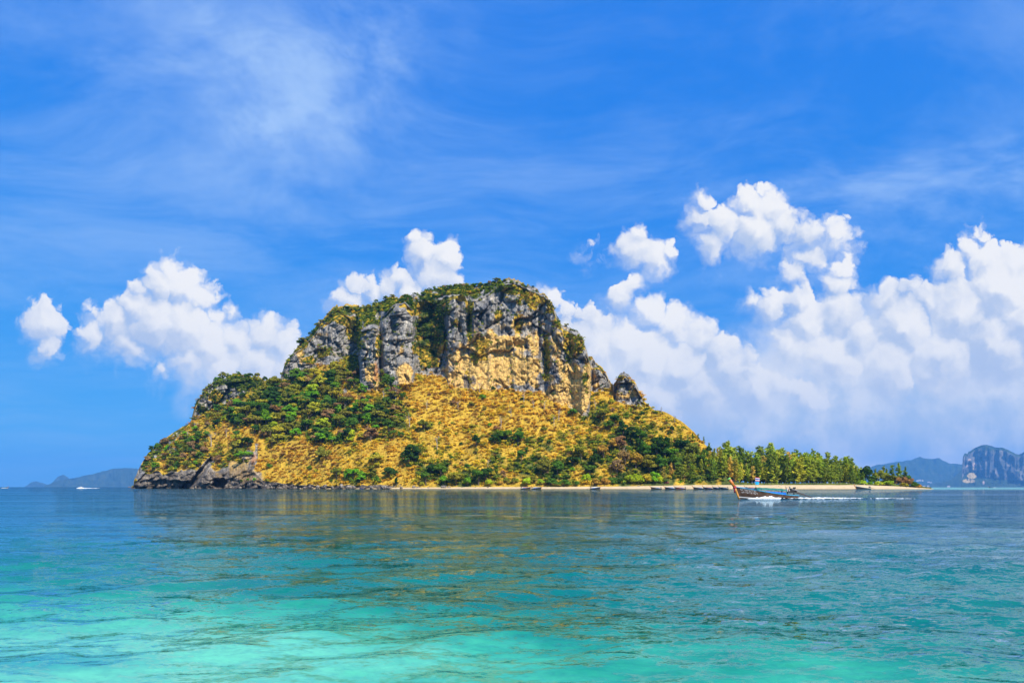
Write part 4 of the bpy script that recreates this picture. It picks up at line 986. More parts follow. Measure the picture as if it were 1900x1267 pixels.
left = sstep(460, 380, qx); brown = (r.random(len(pos)) < (.10 + .34 * left)); tint = np.where(brown, r.uniform(0, .16, len(pos)), tint)
scatter('dry_bamboo_scrub', [strand_template(i, 16) for i in range(2)] + [plume_template(40 + i) for i in range(6)], pos, (2.4 + 4.8 * r.random(len(pos)) ** 1.5) * (1 + .30 * nz), tint, 'dry golden bamboo and scrub covering the island slope', 'scrub', zs=r.uniform(.4, .78, len(pos)))
# leafy scrub between, greener
m2 = m * np.clip(gm * 1.3 - .1, .03, 1)
pos, qx, qy, r = sample(m2, 4300, 2)
g = green_map(qx, qy)
tint = np.clip(.58 + .30 * g + .14 * r.normal(0, 1, len(pos)), 0, 1)
scatter('leafy_undergrowth', [leaf_template(i) for i in range(5)], pos, r.uniform(2.6, 7.6, len(pos)), tint, 'green and olive undergrowth between the trees of the slope', 'undergrowth')
# shrubs clinging to ledges, gullies and the cliff top
ledge = ((sgm == 2) | (sgm == 3)) * ISL['cl'].clip(0.001, 1) * sstep(.40, .62, ISL['veg'] + .1) + (sgm == 3) * np.where(ISL['px'][None] < 930, .55, .30) * (ISL['px'][None] < 1130) * (ISL['bare'] < .5) + (sgm == 2) * .05
pos, qx, qy, r = sample(ledge, 4600, 3)
br = blobs(qx, qy, [(893,650,18,28,1.2),(1014,640,10,30,.5),(985,565,40,20,.5),(890,690,40,20,.3),(960,580,12,40,.6)])
tint = np.clip(.88 + .12 * r.normal(0, 1, len(pos)) + .10 * np.exp(-((qx - 800) / 30) ** 2) - .5 * br * r.random(len(pos)), 0, 1)
tint = np.where(r.random(len(pos)) < .14 + .2 * (qx > 960), np.where(r.random(len(pos)) < .55, r.uniform(.0, .16, len(pos)), r.uniform(.70, .84, len(pos))), tint)
tint = np.where((qx < 522) & (r.random(len(pos)) < .9), r.uniform(.88, 1, len(pos)), tint)
scatter('cliff_shrubs', [leaf_template(10 + i) for i in range(6)], pos, r.uniform(1.8, 5.0, len(pos)) * np.where(qy < 560, 1.15, 1), tint, 'shrubs and creepers growing on the ledges, gullies and top of the cliffs', 'shrubs')

# ---------------------------------------------------------------- far hills
def far_material(name, rocky):
    m, t = mat(name)
    pos = t.new('ShaderNodeNewGeometry').outputs['Position']
    n = t.noise(pos, .006, 7, .65)[0]; n2 = t.noise(pos, .025, 4, .6)[0]
    veg = t.ramp(n, [(.3, (0.02, 0.035, 0.012)), (.5, (0.035, 0.055, 0.018)), (.7, (0.07, 0.085, 0.03))])
    if rocky:
        st = t.noise(t.vm('MULTIPLY', pos, (1, 1, .2)), .009, 6, .65)[0]
        rock = t.ramp(st, [(.32, (0.05, 0.055, 0.055)), (.5, (0.11, 0.11, 0.10)), (.68, (0.27, 0.23, 0.19))])  # haze partly put into the colour: rock tones lowered in contrast
        sc = t.ramp(n2, [(.3, (0.30, 0.22, 0.09)), (.7, (0.52, 0.40, 0.18))])
        col = t.mix(t.mr(t.math('ADD', t.attr('bare')[2], t.math('MULTIPLY_ADD', n2, .6, -.3)), .4, .6), veg, rock)
        col = t.mix(t.mr(t.attr('pale')[2], .3, .7), col, (0.48, 0.35, 0.26, 1))
        col = t.mix(t.mr(t.attr('scree')[2], .35, .6), col, sc)
    else: col = veg
    surf(t, princ(t, col, .95, .05, bump(t, n2, .6, 26.0))); return m
M_FARHILL, M_KARST = far_material('far_forest', False), far_material('far_karst', True)
def massif(name, ridge, Y0, cot, back, M, base=None, seed=0, step=1.5, rel=70, rows=26, crows=30, masks=None):
    rx = np.array(ridge, float); px = np.arange(rx[0, 0], rx[-1, 0] + .1, step)
    rid = np.interp(px, rx[:, 0], rx[:, 1]) - 1.1 * fbm(px / 9, .3, .4, 4, seed) * (np.interp(px, rx[:, 0], rx[:, 1]) < 900)
    def climb(Yp, Zp, py, c):
        a = (HY - py) / F; Yn = np.maximum((Yp + c * (HC - Zp)) / (1 - c * a), Yp + 2); return Yn, HC + a * Yn
    Ya = np.full(len(px), float(Y0)); Za = np.full(len(px), -2.0)
    segs = []
    if base is not None:
        bp = np.maximum(np.interp(px, *np.array(base, float).T) + 2 * fbm(px / 8, .7, .1, 3, seed + 3), rid + .5)
        Yb, Zb = climb(Ya, Za, bp, cot); segs.append((Ya, Za, Yb, Zb, rows)); Yc, Zc = climb(Yb, Zb, rid + np.minimum(4, (bp - rid) * .4), .15); segs.append((Yb, Zb, Yc, Zc, crows)); Yd, Zd = climb(Yc, Zc, rid, 1.6); segs.append((Yc, Zc, Yd, Zd, 6))
    else:
        Yd, Zd = climb(Ya, Za, rid, cot); segs.append((Ya, Za, Yd, Zd, rows))
    segs.append((Yd, Zd, Yd + back, np.full(len(px), -2.0), 6))
    Yr, Zr, sg = [], [], []
    for i, (ya, za, yb, zb, n) in enumerate(segs):
        for k in range(n + (i == len(segs) - 1)): Yr.append(ya + (yb - ya) * k / n); Zr.append(za + (zb - za) * k / n); sg.append(i)
    Y, Z = np.array(Yr), np.array(Zr); sg = np.broadcast_to(np.array(sg)[:, None], Y.shape); PX = np.broadcast_to(px, Y.shape); PY = HY - (Z - HC) / Y * F
    front = sg < len(segs) - 1
    d = rel * fbm(PX / 12, PY / 14, .3, 4, seed + 5) + (rel * 1.2 * ridged(PX / 8, PY / 60, .3, 2, seed + 6) * (sg == 1) if base is not None else rel * ridged(PX / 22, PY / 60, .3, 3, seed + 6))
    edge = np.clip((HY - PY) / 6, 0, 1); Yf = np.where(front, Y - d * edge, Y)
    Zf = np.where(front & (PY < 902), HC + (HY - PY) / F * Yf, Z); X = (PX - CX) / F * Yf
    nc = len(px); i = np.arange(Y.shape[0] - 1)[:, None] * nc + np.arange(nc - 1)[None]
    me = mesh_np(name, np.stack([X, Yf, Zf], -1).reshape(-1, 3), np.stack([i, i + 1, i + nc + 1, i + nc], -1).reshape(-1, 4), [M], True)
    if base is not None:
        nz = fbm(PX / 7, PY / 7, .5, 3, seed + 9)
        fattr(me, 'bare', np.clip((sg == 1) * .8 + .35 * nz - .25 * (PY < 836), 0, 1))
        fattr(me, 'pale', np.clip(blobs(PX, PY, [(1799,853,4,3,1.1),(1822,858,3,4,1),(1797,864,6,3,1.1),(1808,862,5,4,1),(1822,870,4,2,.8),(1836,850,2,8,.7),(1825,895,3,5,.9),(1885,880,5,10,.6),(1890,897,8,4,.6)]) + .2 * nz - .05, 0, 1))
        fattr(me, 'scree', np.clip(blobs(PX, PY, [(1808,873,5,6,1.2),(1804,882,9,6,1.2),(1797,892,14,5,.9)]) + .1 * nz, 0, 1))
    return tag(obj(name, me), kind='structure')
massif('far_hill', [(80,903.5),(88,899),(95,896),(110,891),(135,887),(160,882),(185,876),(205,870),(225,868),(250,869),(275,872),(300,880),(330,892),(350,903.5)], 19500, 1.6, 2500, M_FARHILL, seed=400)
massif('far_hill', [(45,903.5),(58,894),(68,892),(80,896),(98,903.5)], 25400, 1.0, 900, M_FARHILL, seed=410, rel=40)
massif('far_hill', [(86,903.5),(98,894),(107,884),(117,881),(126,885),(136,893),(152,903.5)], 24000, .8, 900, M_FARHILL, seed=420, rel=40)
massif('far_hill', [(1540,903.5),(1590,880),(1620,864),(1650,858),(1690,853),(1706,847),(1718,851),(1735,851),(1742,849),(1752,855),(1760,859),(1790,862),(1830,872),(1900,903.5)], 22000, 1.2, 2200, M_FARHILL, seed=430)
massif('far_shore', [(1690,903.5),(1705,899),(1730,897),(1752,894),(1766,889),(1775,880),(1786,870),(1800,868),(1830,885),(1850,903.5)], 18500, 1.8, 1000, M_FARHILL, seed=440, rel=30)
massif('karst_mountain', [(1783,903.5),(1785,870),(1786,852),(1788,844),(1791,841),(1795,843),(1797,838),(1808,832),(1820,826),(1832,825),(1840,827),(1850,831),(1862,831),(1875,837),(1885,842),(1890,843),(1897,840),(1905,834),(1925,838),(1960,850),(1990,880),(2005,903.5)], 15500, 1.2, 2400, M_KARST,
       base=[(1783,890),(1790,880),(1800,872),(1815,872),(1830,885),(1850,886),(1880,890),(1900,894),(2005,897)], seed=450, rel=80, step=.8)

# white houses on the far shore
M_WALLW, M_ROOFR = plain('white_wall', (.75, .73, .70), .8, .2, .1, .1), plain('tile_roof', (.30, .17, .12), .9, .1, .2, .1)
M_PANE = plain('dark_pane', (.05, .06, .08), .2, .5, .1, .1)
FAR_H = [(1702,892,60,40,21500),(1706.5,891.4,74,44,21500),(1711.5,891.8,44,56,21500),(1723,894.6,66,36,21400),(1727.5,895.2,38,28,21400),(1714,902.4,80,34,18300),(1722,902.3,60,40,18300),(1760,902.4,76,34,18300)]
def far_house(w, d, h):
    root = empty('house'); b = MB(); b.box((0, 0, h / 2 - 6), (w, d, h + 12)); b.build('wall', M_WALLW, root)
    b = MB(); b.add([(-w / 2 - 1.5, -d / 2 - 1.5, h), (w / 2 + 1.5, -d / 2 - 1.5, h), (w / 2 + 1.5, d / 2 + 1.5, h), (-w / 2 - 1.5, d / 2 + 1.5, h), (-w / 2 + 3, 0, h + 6), (w / 2 - 3, 0, h + 6)], [(0, 1, 5, 4), (1, 2, 5), (2, 3, 4, 5), (3, 0, 4), (3, 2, 1, 0)]); b.build('roof', M_ROOFR, root)
    for i in range(3):
        b = MB(); b.box((-w / 2 + w * (i + .5) / 3, -d / 2 - .1, h * .5), (w / 6, .5, h * .4)); b.build('window', M_PANE, root)
    return root
words = ['leftmost white house high on the far right shore', 'widest white house high on the far right shore', 'tallest white house high on the far right shore', 'white house lower on the far right hillside', 'small white house lowest on the far right hillside', 'white house at the far waterline beside the spit tip', 'second white house at the far waterline from the spit', 'lone white house at the waterline below the karst mountain']
for (px, py, w, h, Y), lb in zip(FAR_H, words):
    o = far_house(w, 16, h * .6); o.location = P3(px, py, Y); tag(o, lb, 'house', 'white houses on the far shore')

# air: far things fade to blue
def build_haze():
    b = MB(); b.box((0, 0, 600), (62500, 56000, 1210))
    m = bpy.data.materials.new('sea_air'); m.use_nodes = True; t = NT(m.node_tree); t.n.clear()
    out = t.new('ShaderNodeOutputMaterial'); v = t.new('ShaderNodeVolumePrincipled')
    v.inputs['Color'].default_value = (.13, .45, 1.0, 1); v.inputs['Density'].default_value = HAZE
    v.inputs['Anisotropy'].default_value = 0.0
    t.l.new(v.outputs[0], out.inputs['Volume'])
    tag(b.build('haze', m), 'pale blue sea haze over the whole bay', 'haze', kind='stuff')
HAZE = 3.6e-5
build_haze()

# ---------------------------------------------------------------- people
M_SKIN = plain('skin', (.30, .17, .10), .6, .3, .1); M_HAIR = plain('hair', (.015, .012, .01), .6, .3, .1)
def person_mesh(name, joints, edges, radii, cloth):
    """one continuous body grown over a posed skeleton; cloth(centre) -> material slot"""
    me = bpy.data.meshes.new(name); me.from_pydata(joints, edges, []); o = bpy.data.objects.new('tmp', me); COL.objects.link(o)
    sk = o.modifiers.new('skin', 'SKIN'); sk.use_smooth_shade = True
    for v, r_ in zip(me.skin_vertices[0].data, radii): v.radius = (r_, r_) if not isinstance(r_, tuple) else r_
    me.skin_vertices[0].data[0].use_root = True
    sb = o.modifiers.new('sub', 'SUBSURF'); sb.levels = 1; sb.render_levels = 1
    dg = bpy.context.evaluated_depsgraph_get(); nm = bpy.data.meshes.new_from_object(o.evaluated_get(dg)); nm.name = name
    bpy.data.objects.remove(o)
    nm.materials.clear()
    return nm
J_STAND = [(0,0,.95),(0,0,1.12),(0,0,1.32),(0,0,1.46),(0,0,1.55),(.015,0,1.66),(0,0,1.75),
  (0,.10,.90),(.03,.11,.50),(0,.11,.08),(.12,.11,.03), (0,-.10,.90),(-.02,-.11,.50),(-.06,-.11,.08),(.06,-.11,.03),
  (0,.19,1.40),(.04,.24,1.13),(.20,.22,.95),(.27,.21,.90), (0,-.19,1.40),(-.03,-.25,1.13),(.10,-.25,.92),(.16,-.25,.86)]
E_STAND = [(0,1),(1,2),(2,3),(3,4),(4,5),(5,6),(0,7),(7,8),(8,9),(9,10),(0,11),(11,12),(12,13),(13,14),(2,15),(15,16),(16,17),(17,18),(2,19),(19,20),(20,21),(21,22)]
R_STAND = [(.13,.16),(.12,.145),(.12,.165),.065,.055,(.095,.08),.06,.085,.06,.045,.04,.085,.06,.045,.04,.06,.045,.035,.03,.06,.045,.035,.03]
def make_person(shirt, trousers, name='person', joints=J_STAND, sit=False):
    me = person_mesh('body', joints, E_STAND, R_STAND, None)
    for k in (M_SKIN, plain('shirt_' + shirt[0], shirt[1], .9, .1, .1), plain('trousers_' + trousers[0], trousers[1], .9, .1, .1), M_HAIR): me.materials.append(k)
    for p in me.polygons:
        c = p.center; z = c.z; a = abs(c.y)
        if sit: p.material_index = 3 if z > 1.70 - .62 else 0 if z > 1.50 - .62 else 1 if z > .98 - .62 and c.x < .25 else 2 if c.x < .5 else 0
        else: p.material_index = 3 if z > 1.70 or (z > 1.60 and c.x < -.03) else 0 if z > 1.48 else (0 if (a > .17 and z < 1.22) else 1) if z > .93 else 2 if z > .12 else 0
    return me
WHITE, NAVY, RED, BLUE, PINK, DARK, TEAL = ('white', (.7, .69, .66)), ('navy', (.03, .04, .10)), ('red', (.55, .05, .04)), ('blue', (.06, .18, .5)), ('pink', (.65, .25, .32)), ('dark', (.03, .03, .035)), ('teal', (.05, .35, .35))
J_LEAN = [(x * 1.0 + max(0, z - .9) * .14, y, z) for x, y, z in J_STAND]
J_LEAN[15:19] = [(.08, .19, 1.40), (.20, .28, 1.20), (-.12, .34, 1.10), (-.30, .30, 1.12)]   # hand on the tiller behind
J_LEAN[19:23] = [(.08, -.19, 1.40), (.22, -.26, 1.55), (.32, -.24, 1.80), (.33, -.22, 1.90)]  # hand on the canopy post
J_SIT = [(0,0,.33),(0,0,.50),(0,0,.70),(0,0,.84),(0,0,.93),(.015,0,1.04),(0,0,1.13),(.05,.10,.30),(.42,.12,.42),(.75,.12,.22),(.86,.12,.20),(.05,-.10,.30),(.42,-.12,.42),(.75,-.12,.22),(.86,-.12,.20),(0,.19,.78),(.10,.25,.55),(.33,.22,.52),(.40,.2,.52),(0,-.19,.78),(.10,-.25,.55),(.33,-.22,.52),(.40,-.2,.52)]

# ---------------------------------------------------------------- long-tail boats
M_HULL = plain('weathered_hull_wood', (.085, .05, .032), .7, .25, .45, 1.6); M_INNER = plain('pale_inner_planking', (.34, .27, .20), .8, .2, .25, 2)
M_PROW = plain('varnished_orange_wood', (.52, .16, .025), .45, .4, .25, 2); M_PROW2 = plain('worn_orange_wood', (.58, .27, .06), .6, .3, .3, 2)
M_RAIL = plain('turquoise_paint', (.03, .33, .55), .5, .4, .15); M_CANOPY = plain('green_canvas', (.02, .10, .075), .8, .2, .25); M_TEAL = plain('teal_trim', (.03, .42, .38), .6, .3, .15)
M_TARP = plain('bright_blue_tarpaulin', (.01, .15, .78), .6, .3, .15); M_BLACK = plain('oily_black_metal', (.02, .019, .018), .5, .4, .4); M_STEEL = plain('worn_steel', (.30, .29, .28), .4, .5, .3)
M_RUSTY = plain('rusty_shaft', (.07, .04, .028), .6, .3, .3); M_WHITEP = plain('white_paint', (.72, .71, .68), .5, .4, .08); M_GREENC = plain('light_green_cloth', (.22, .52, .12), .9, .1, .15)
M_PINKC = plain('crimson_cloth', (.42, .05, .10), .9, .1, .25); M_FLAGR = plain('flag_red', (.55, .04, .06), .9, .1, .05); M_FLAGW = plain('flag_white', (.8, .8, .8), .9, .1, .05); M_FLAGB = plain('flag_blue', (.05, .05, .32), .9, .1, .05); M_FLAGC = plain('pale_blue_cloth', (.02, .42, .85), .9, .1, .1)
def hull_rows(inset=0.0, lift=0.0):
    rows = []
    for k in range(19):
        t_ = k / 18; f = t_ * t_
        b = np.interp(t_, [0, .1, .35, .6, .8, .93, 1], [.52, .66, .92, .92, .62, .22, .03]) - inset; b = max(b, .012)
        g = np.interp(t_, [0, .15, .4, .6, .8, 1], [.60, .66, .98, 1.32, 1.75, 2.18])
        x0 = -5.4 + 10.7 * t_; rake = .75 * float(sstep(.72, 1, t_)) ; kl = np.interp(t_, [0, .2, .8, 1], [-.10, -.28, -.30, -.12]) + lift
        rows.append([(x0 + rake, s_ * b, g - inset * .2) if q == 3 else (x0 + rake * .55, s_ * b * .96, g * .5 + kl * .3) if q == 2 else (x0 + rake * .1, s_ * b * .66, kl * .55) if q == 1 else (x0, 0, kl)
                     for s_, q in ((-1, 3), (-1, 2), (-1, 1), (1, 0), (1, 1), (1, 2), (1, 3))])
    return rows
def boat_parts():
    P = {}
    b = MB(); ro, ri = hull_rows(), hull_rows(.07, .22)
    b.grid(ro, 0); b.grid([r_[::-1] for r_ in ri], 1)
    for s_ in (0, 6): b.grid([[a[s_], c[s_]] if s_ == 6 else [c[s_], a[s_]] for a, c in zip(ro, ri)], 0)
    b.add(ro[0], [tuple(range(7))], 0); b.add(ri[0], [tuple(range(6, -1, -1))], 1)
    for x in (-1.6, 1.2, 3.4): b.box((x, 0, float(np.interp(x, [-5, 5], [.45, 1.35]))), (.28, 1.5 if x < 3 else .8, .05), 1)
    P['hull'] = (b.mesh('longtail_hull', [M_HULL, M_INNER]), [M_HULL])
    for s_, nm in ((-1, 'rail'), (1, 'rail.')):
        b = MB(); q = 0 if s_ < 0 else 6
        b.tube([(r_[q][0], r_[q][1] + s_ * .02, r_[q][2] + .02) for r_ in ro], [.065] * 19, 6); P[nm] = (b.mesh('longtail_rail', [M_RAIL], True), None)
    b = MB(); b.tube([(5.05, 0, -.35), (5.45, 0, .5), (5.85, 0, 1.5), (6.12, 0, 2.15)], [.13, .17, .20, .21], 8, 1, flat=(1.15, .62)); b.tube([(6.12, 0, 2.15), (6.55, 0, 2.85), (7.12, 0, 3.62)], [.21, .22, .27], 8, 0, flat=(1.15, .62)); P['prow'] = (b.mesh('longtail_prow', [M_PROW, M_PROW2], True), None)
    b = MB(); b.tube([(7.06, 0, 3.54), (7.14, 0, 3.66), (7.22, 0, 3.78)], [.30, .31, .25], 8, flat=(1.15, .68)); P['prow_cloth'] = (b.mesh('longtail_prow_cloth', [M_GREENC], True), None)
    b = MB(); b.tube([(6.02, 0, 1.95), (6.16, 0, 2.2)], [.30, .30], 8, flat=(1.15, .75))
    for i in range(7): b.tube([(6.05 + .05 * math.sin(i * 2), -.16 + .05 * i, 2.0), (6.14 + .06 * math.cos(i), -.20 + .06 * i, 1.5), (6.10 + .05 * math.sin(i), -.20 + .06 * i, 1.15 - .12 * (i % 3))], [.06, .05, .015], 4)
    P['garland'] = (b.mesh('longtail_garland', [M_PINKC], True), None)
    # canopy
    b = MB(); rows = []
    for k in range(9):
        x = 2.35 - 5.45 * k / 8; z = 1.86 - .28 * k / 8 - (.10 if k in (0, 8) else 0)
        rows.append([(x, -.92 * math.cos(th), z + .26 * math.sin(th) + (.03 if k % 2 else -.02)) for th in np.linspace(0, math.pi, 9)])
    b.grid(rows, 0); b.grid([[(p[0], p[1] * .97, p[2] - .05) for p in r_[::-1]] for r_ in rows], 0); P['canopy'] = (b.mesh('longtail_canopy', [M_CANOPY], True), None)
    b = MB()
    for s_ in (0, 8): b.tube([r_[s_] for r_ in rows], .055, 5)
    P['canopy_edge'] = (b.mesh('longtail_canopy_edge', [M_TEAL], True), None)
    for i, x in enumerate((2.2, .9, -.9, -2.3, -3.0)):
        for s_ in (-1, 1):
            bb = float(np.interp(x, [-5.4, -1.6, 1, 3], [.52, .9, .92, .75])); gz = float(np.interp(x, [-5.4, -3.8, -1.1, 1, 3.2], [.6, .66, .98, 1.32, 1.75]))
            b = MB(); b.tube([(x, s_ * bb, gz - .1), (x, s_ * .9, 1.86 - .28 * (2.35 - x) / 5.45 + .02)], .035, 5); P[f'canopy_post{i}{s_}'] = (b.mesh('longtail_post', [M_TEAL]), None)
    # blue side cloth
    b = MB()
    for s_ in (-1, 1):
        xs = np.linspace(.7, -2.95, 12); fl = [.02 * math.sin(i * 2.1) for i in range(12)]
        up = [(x, s_ * (.88 + f), float(np.interp(x, [-3, .7], [1.12, 1.42]))) for x, f in zip(xs, fl)]; dn = [(x, s_ * (.86 - f), float(np.interp(x, [-3, .7], [.70, 1.0]))) for x, f in zip(xs, fl)]
        b.grid([up, dn]); b.grid([[(p[0], p[1] - s_ * .02, p[2]) for p in dn], [(p[0], p[1] - s_ * .02, p[2]) for p in up]])
    P['side_cloth'] = (b.mesh('longtail_side_cloth', [M_TARP], True), None)
    # engine on its pivot
    b = MB(); b.box((-4.55, 0, 1.32), (.95, .5, .42), 0); b.box((-4.45, 0, 1.62), (.62, .44, .26), 0); b.box((-4.75, .1, 1.80), (.3, .26, .2), 0); b.tube([(-4.05, 0, 1.35), (-3.98, 0, 1.35)], .27, 10, 1); b.tube([(-4.2, -.2, 1.75), (-4.2, -.2, 1.98)], [.12, .12], 8, 1)
    b.tube([(-4.7, 0, .5), (-4.7, 0, 1.2)], .07, 6, 0); b.tube([(-4.3, .28, 1.6), (-4.9, .3, 1.5), (-5.3, .3, 1.35)], .06, 6, 1)
    for i in range(4): b.tube([(-4.75 + .18 * i, -.26, 1.5), (-4.75 + .18 * i, -.34, 1.42)], .05, 5, 1)
    b.v = [(-4.6 + (x + 4.6) * 1.3, y * 1.2, 1.2 + (z - 1.2) * (1.35 if z > 1.2 else 1)) for x, y, z in b.v]
    P['engine'] = (b.mesh('longtail_engine', [M_BLACK, M_STEEL]), None)
    b = MB(); b.tube([(-4.0, 0, 1.55), (-3.3, .15, 1.62), (-2.95, .2, 1.6)], [.03, .03, .035], 6); P['tiller'] = (b.mesh('longtail_tiller', [M_STEEL]), None)
    b = MB(); b.tube([(-4.95, 0, 1.28), (-6.2, 0, .92), (-8.35, 0, .12), (-8.8, 0, -.05)], [.10, .075, .06, .05], 6); b.tube([(-5.0, 0, 1.1), (-6.9, 0, .5)], [.03, .03], 5); P['tail_shaft'] = (b.mesh('longtail_shaft', [M_RUSTY]), None)
    b = MB()
    for k in range(3):
        a = k * 2.09; b.add([(-8.8, .04 * math.cos(a), -.05 + .04 * math.sin(a)), (-8.86, .2 * math.cos(a - .4), -.05 + .2 * math.sin(a - .4)), (-8.82, .22 * math.cos(a + .3), -.05 + .22 * math.sin(a + .3))], [(0, 1, 2), (2, 1, 0)])
    P['propeller'] = (b.mesh('longtail_propeller', [M_STEEL]), None)
    return P
BP = boat_parts()
def longtail(name, loc, rz, pitch=0.0, skip=(), sc=1.0, canopy=None, hull=None):
    root = empty(name, loc, rz, sc); root.rotation_euler = (0, -pitch, rz)
    UP = {'prow_cloth': 'prow', 'garland': 'prow', 'canopy_edge': 'canopy', 'canopy_post': 'canopy', 'tiller': 'engine', 'propeller': 'tail_shaft', 'rail': 'hull'}
    made = {}
    for k, (me, _) in sorted(BP.items(), key=lambda q: q[0].rstrip('.').rstrip('0123456789-') in UP):
        nm = k.rstrip('.').rstrip('0123456789-')
        if nm in skip or k in skip: continue
        o = obj(nm, me, made.get(UP.get(nm), root)); made.setdefault(nm, o)
        for part, M in (('canopy', canopy), ('hull', hull)):
            if M is not None and nm == part: o.material_slots[0].link = 'OBJECT'; o.material_slots[0].material = M
    return root
BY, BPX = 125.0, 1425.0
bx, bw = (BPX - CX) / F * BY, 0.0
boat = longtail('longtail_boat', (bx, BY, bw), math.pi, 0.0)
tag(boat, 'long-tail boat with orange prow, green canopy and blue side cloth speeding left', 'boat')
fl = MB(); fl.tube([(2.02, -.86, 1.3), (2.02, -.86, 4.02)], .025, 6); fp = fl.build('flagpole', M_STEEL, boat)
def cloth_strip(x0, x1, z0, z1, ph):
    xs = np.linspace(x0, x1, 8); wv = [-.86 + .07 * math.sin(4 * (x0 - x) + ph) * min(1, (x0 - x) * 4) for x in xs]; dr = [-.05 * (x0 - x) * 2 for x in xs]
    b = MB(); b.grid([[(x, w, z0 + d) for x, w, d in zip(xs, wv, dr)], [(x, w, z1 + d) for x, w, d in zip(xs, wv, dr)]]); b.grid([[(x, w + .012, z1 + d) for x, w, d in zip(xs, wv, dr)], [(x, w + .012, z0 + d) for x, w, d in zip(xs, wv, dr)]]); return b
zt = 3.98; flag = cloth_strip(2.0, 1.22, zt, zt - .12, 0).build('striped_flag', M_FLAGR, fp, True); flag['label'] = 'flag with red, white and blue stripes'
for h0, h1, M in ((.12, .24, M_FLAGW), (.24, .46, M_FLAGB), (.46, .58, M_FLAGW), (.58, .70, M_FLAGR)):
    cloth_strip(2.0, 1.22, zt - h0, zt - h1, 0).build('stripe', M, fp, True)
o = cloth_strip(2.0, 1.38, 3.22, 2.66, .6).build('pale_blue_flag', M_FLAGC, fp, True); o['label'] = 'plain pale blue flag below the striped one'
# worn white lettering painted on the bow planks (not legible)
lt = MB(); rl = random.Random(3)
ro = hull_rows()
def on_hull(x, f):
    xs = [r_[6][0] for r_ in ro]; g = np.interp(x, xs, [r_[6][2] for r_ in ro]); m_ = np.interp(x, [r_[5][0] for r_ in ro], [r_[5][2] for r_ in ro])
    yb = np.interp(x, xs, [r_[6][1] for r_ in ro]); ym = np.interp(x, [r_[5][0] for r_ in ro], [r_[5][1] for r_ in ro]); return (x, ym + (yb - ym) * f + .02, m_ + (g - m_) * f)
for row, f0 in ((0, .62), (1, .18)):
    x = 5.2 - .3 * row
    while x > (2.6 if row == 0 else 2.3):
        w_ = rl.uniform(.10, .2); k = rl.choice([0, 1, 2]); A = on_hull(x, f0); B = on_hull(x - w_, f0); C = on_hull(x, f0 + .22); D = on_hull(x - w_, f0 + .22)
        for p, q in ([(A, C), (C, D)], [(A, C), (A, B), (B, D)], [(C, D), (D, B)])[k]: lt.tube([p, q], .022, 4)
        x -= w_ + rl.uniform(.05, .12)
lt.build('lettering', M_WHITEP, boat)
b = MB(); b.grid([[on_hull(x, -.55) for x in np.linspace(5.4, 2.6, 12)], [on_hull(x, -.70) for x in np.linspace(5.4, 2.6, 12)]]); b.build('bow_stripe', M_WHITEP, boat)
pm = make_person(('pale grey', (.55, .56, .58)), DARK, joints=J_LEAN)
o = obj('person', pm); o.location = (bx + 3.55, BY, .42); o.rotation_euler = (0, 0, math.pi)
tag(o, 'person in pale shirt and dark trousers steering the long-tail boat', 'person')
pg = make_person(RED, NAVY, joints=J_SIT, sit=True); ps = make_person(DARK, BLUE, joints=J_SIT, sit=True)
for me, x, y, lb in ((ps, 1.6, -.3, 'seated person in dark top just under the front of the boat canopy'), (pg, -2.4, .3, 'seated person in red top under the rear of the boat canopy')):
    o = obj('person', me); o.location = (bx - x, BY - y, float(np.interp(x, [-5, 5], [.45, 1.35])) - .25); o.rotation_euler = (0, 0, math.pi); tag(o, lb, 'person', 'people sitting in the long-tail boat')

# ---- foam
def foam_material():
    m, t = mat('sea_foam'); pos = t.new('ShaderNodeNewGeometry').outputs['Position']
    n = t.noise(pos, 2.2, 6, .7)[0]
    c = t.ramp(n, [(.25, (.42, .56, .60)), (.45, (.80, .84, .86)), (.6, (.9, .92, .93))])
    surf(t, princ(t, c, .7, .3, bump(t, n, .8, .25))); return m
M_FOAM = foam_material()
def foam(name, x0, x1, yc, hw, hgt, label, seed, cut=.0, res=.12, slope=0.0):
    """a lumpy ridge of broken water; thin places are left open"""
    nx = int(abs(x1 - x0) / res); ny = max(6, int(2 * hw.max() / res)); t_ = np.linspace(0, 1, nx)[:, None]; v = np.linspace(-1, 1, ny)[None]
    W = np.interp(t_, np.linspace(0, 1, len(hw)), hw); H = np.interp(t_, np.linspace(0, 1, len(hgt)), hgt)
    X = x0 + (x1 - x0) * t_ + 0 * v; Y = yc + W * v + slope * (X - x0)
    nz = fbm(X / .38, Y / .3, .2, 4, seed)
    Z = H * np.clip(1 - v * v, 0, 1) ** .8 * (.72 + .5 * nz) + .03; Z = np.where(Z < .02, -.06, Z)
    keep = (fbm(X / 1.1, Y / .35, .9, 3, seed + 5) + 1.1 * (1 - np.abs(v)) + 2.2 * H > cut)
    i = (np.arange(nx - 1)[:, None] * ny + np.arange(ny - 1)[None]); k = keep[:-1, :-1] & keep[1:, 1:]
    fc = np.stack([i, i + 1, i + ny + 1, i + ny], -1)[k]
    me = mesh_np(name, np.stack([X, Y, Z], -1).reshape(-1, 3), fc, [M_FOAM], True)
    return tag(obj(name, me), label, 'foam', kind='stuff')
A_ = np.array
foam('bow_spray', bx - 4.2, bx + 3.4, BY - 1.15, A_([.10, .3, .45, .55, .55, .5, .45, .4]), A_([.04, .16, .34, .50, .46, .30, .18, .10]), 'white bow wave foaming along the near side of the long-tail boat', 500, .25, .08)
foam('boat_wake', bx + 3.2, bx + 9.5, BY - .9, A_([.4, .8, 1.2, 1.4]), A_([.10, .22, .20, .18]), 'churned white water behind the stern of the long-tail boat', 510, .45, .1)
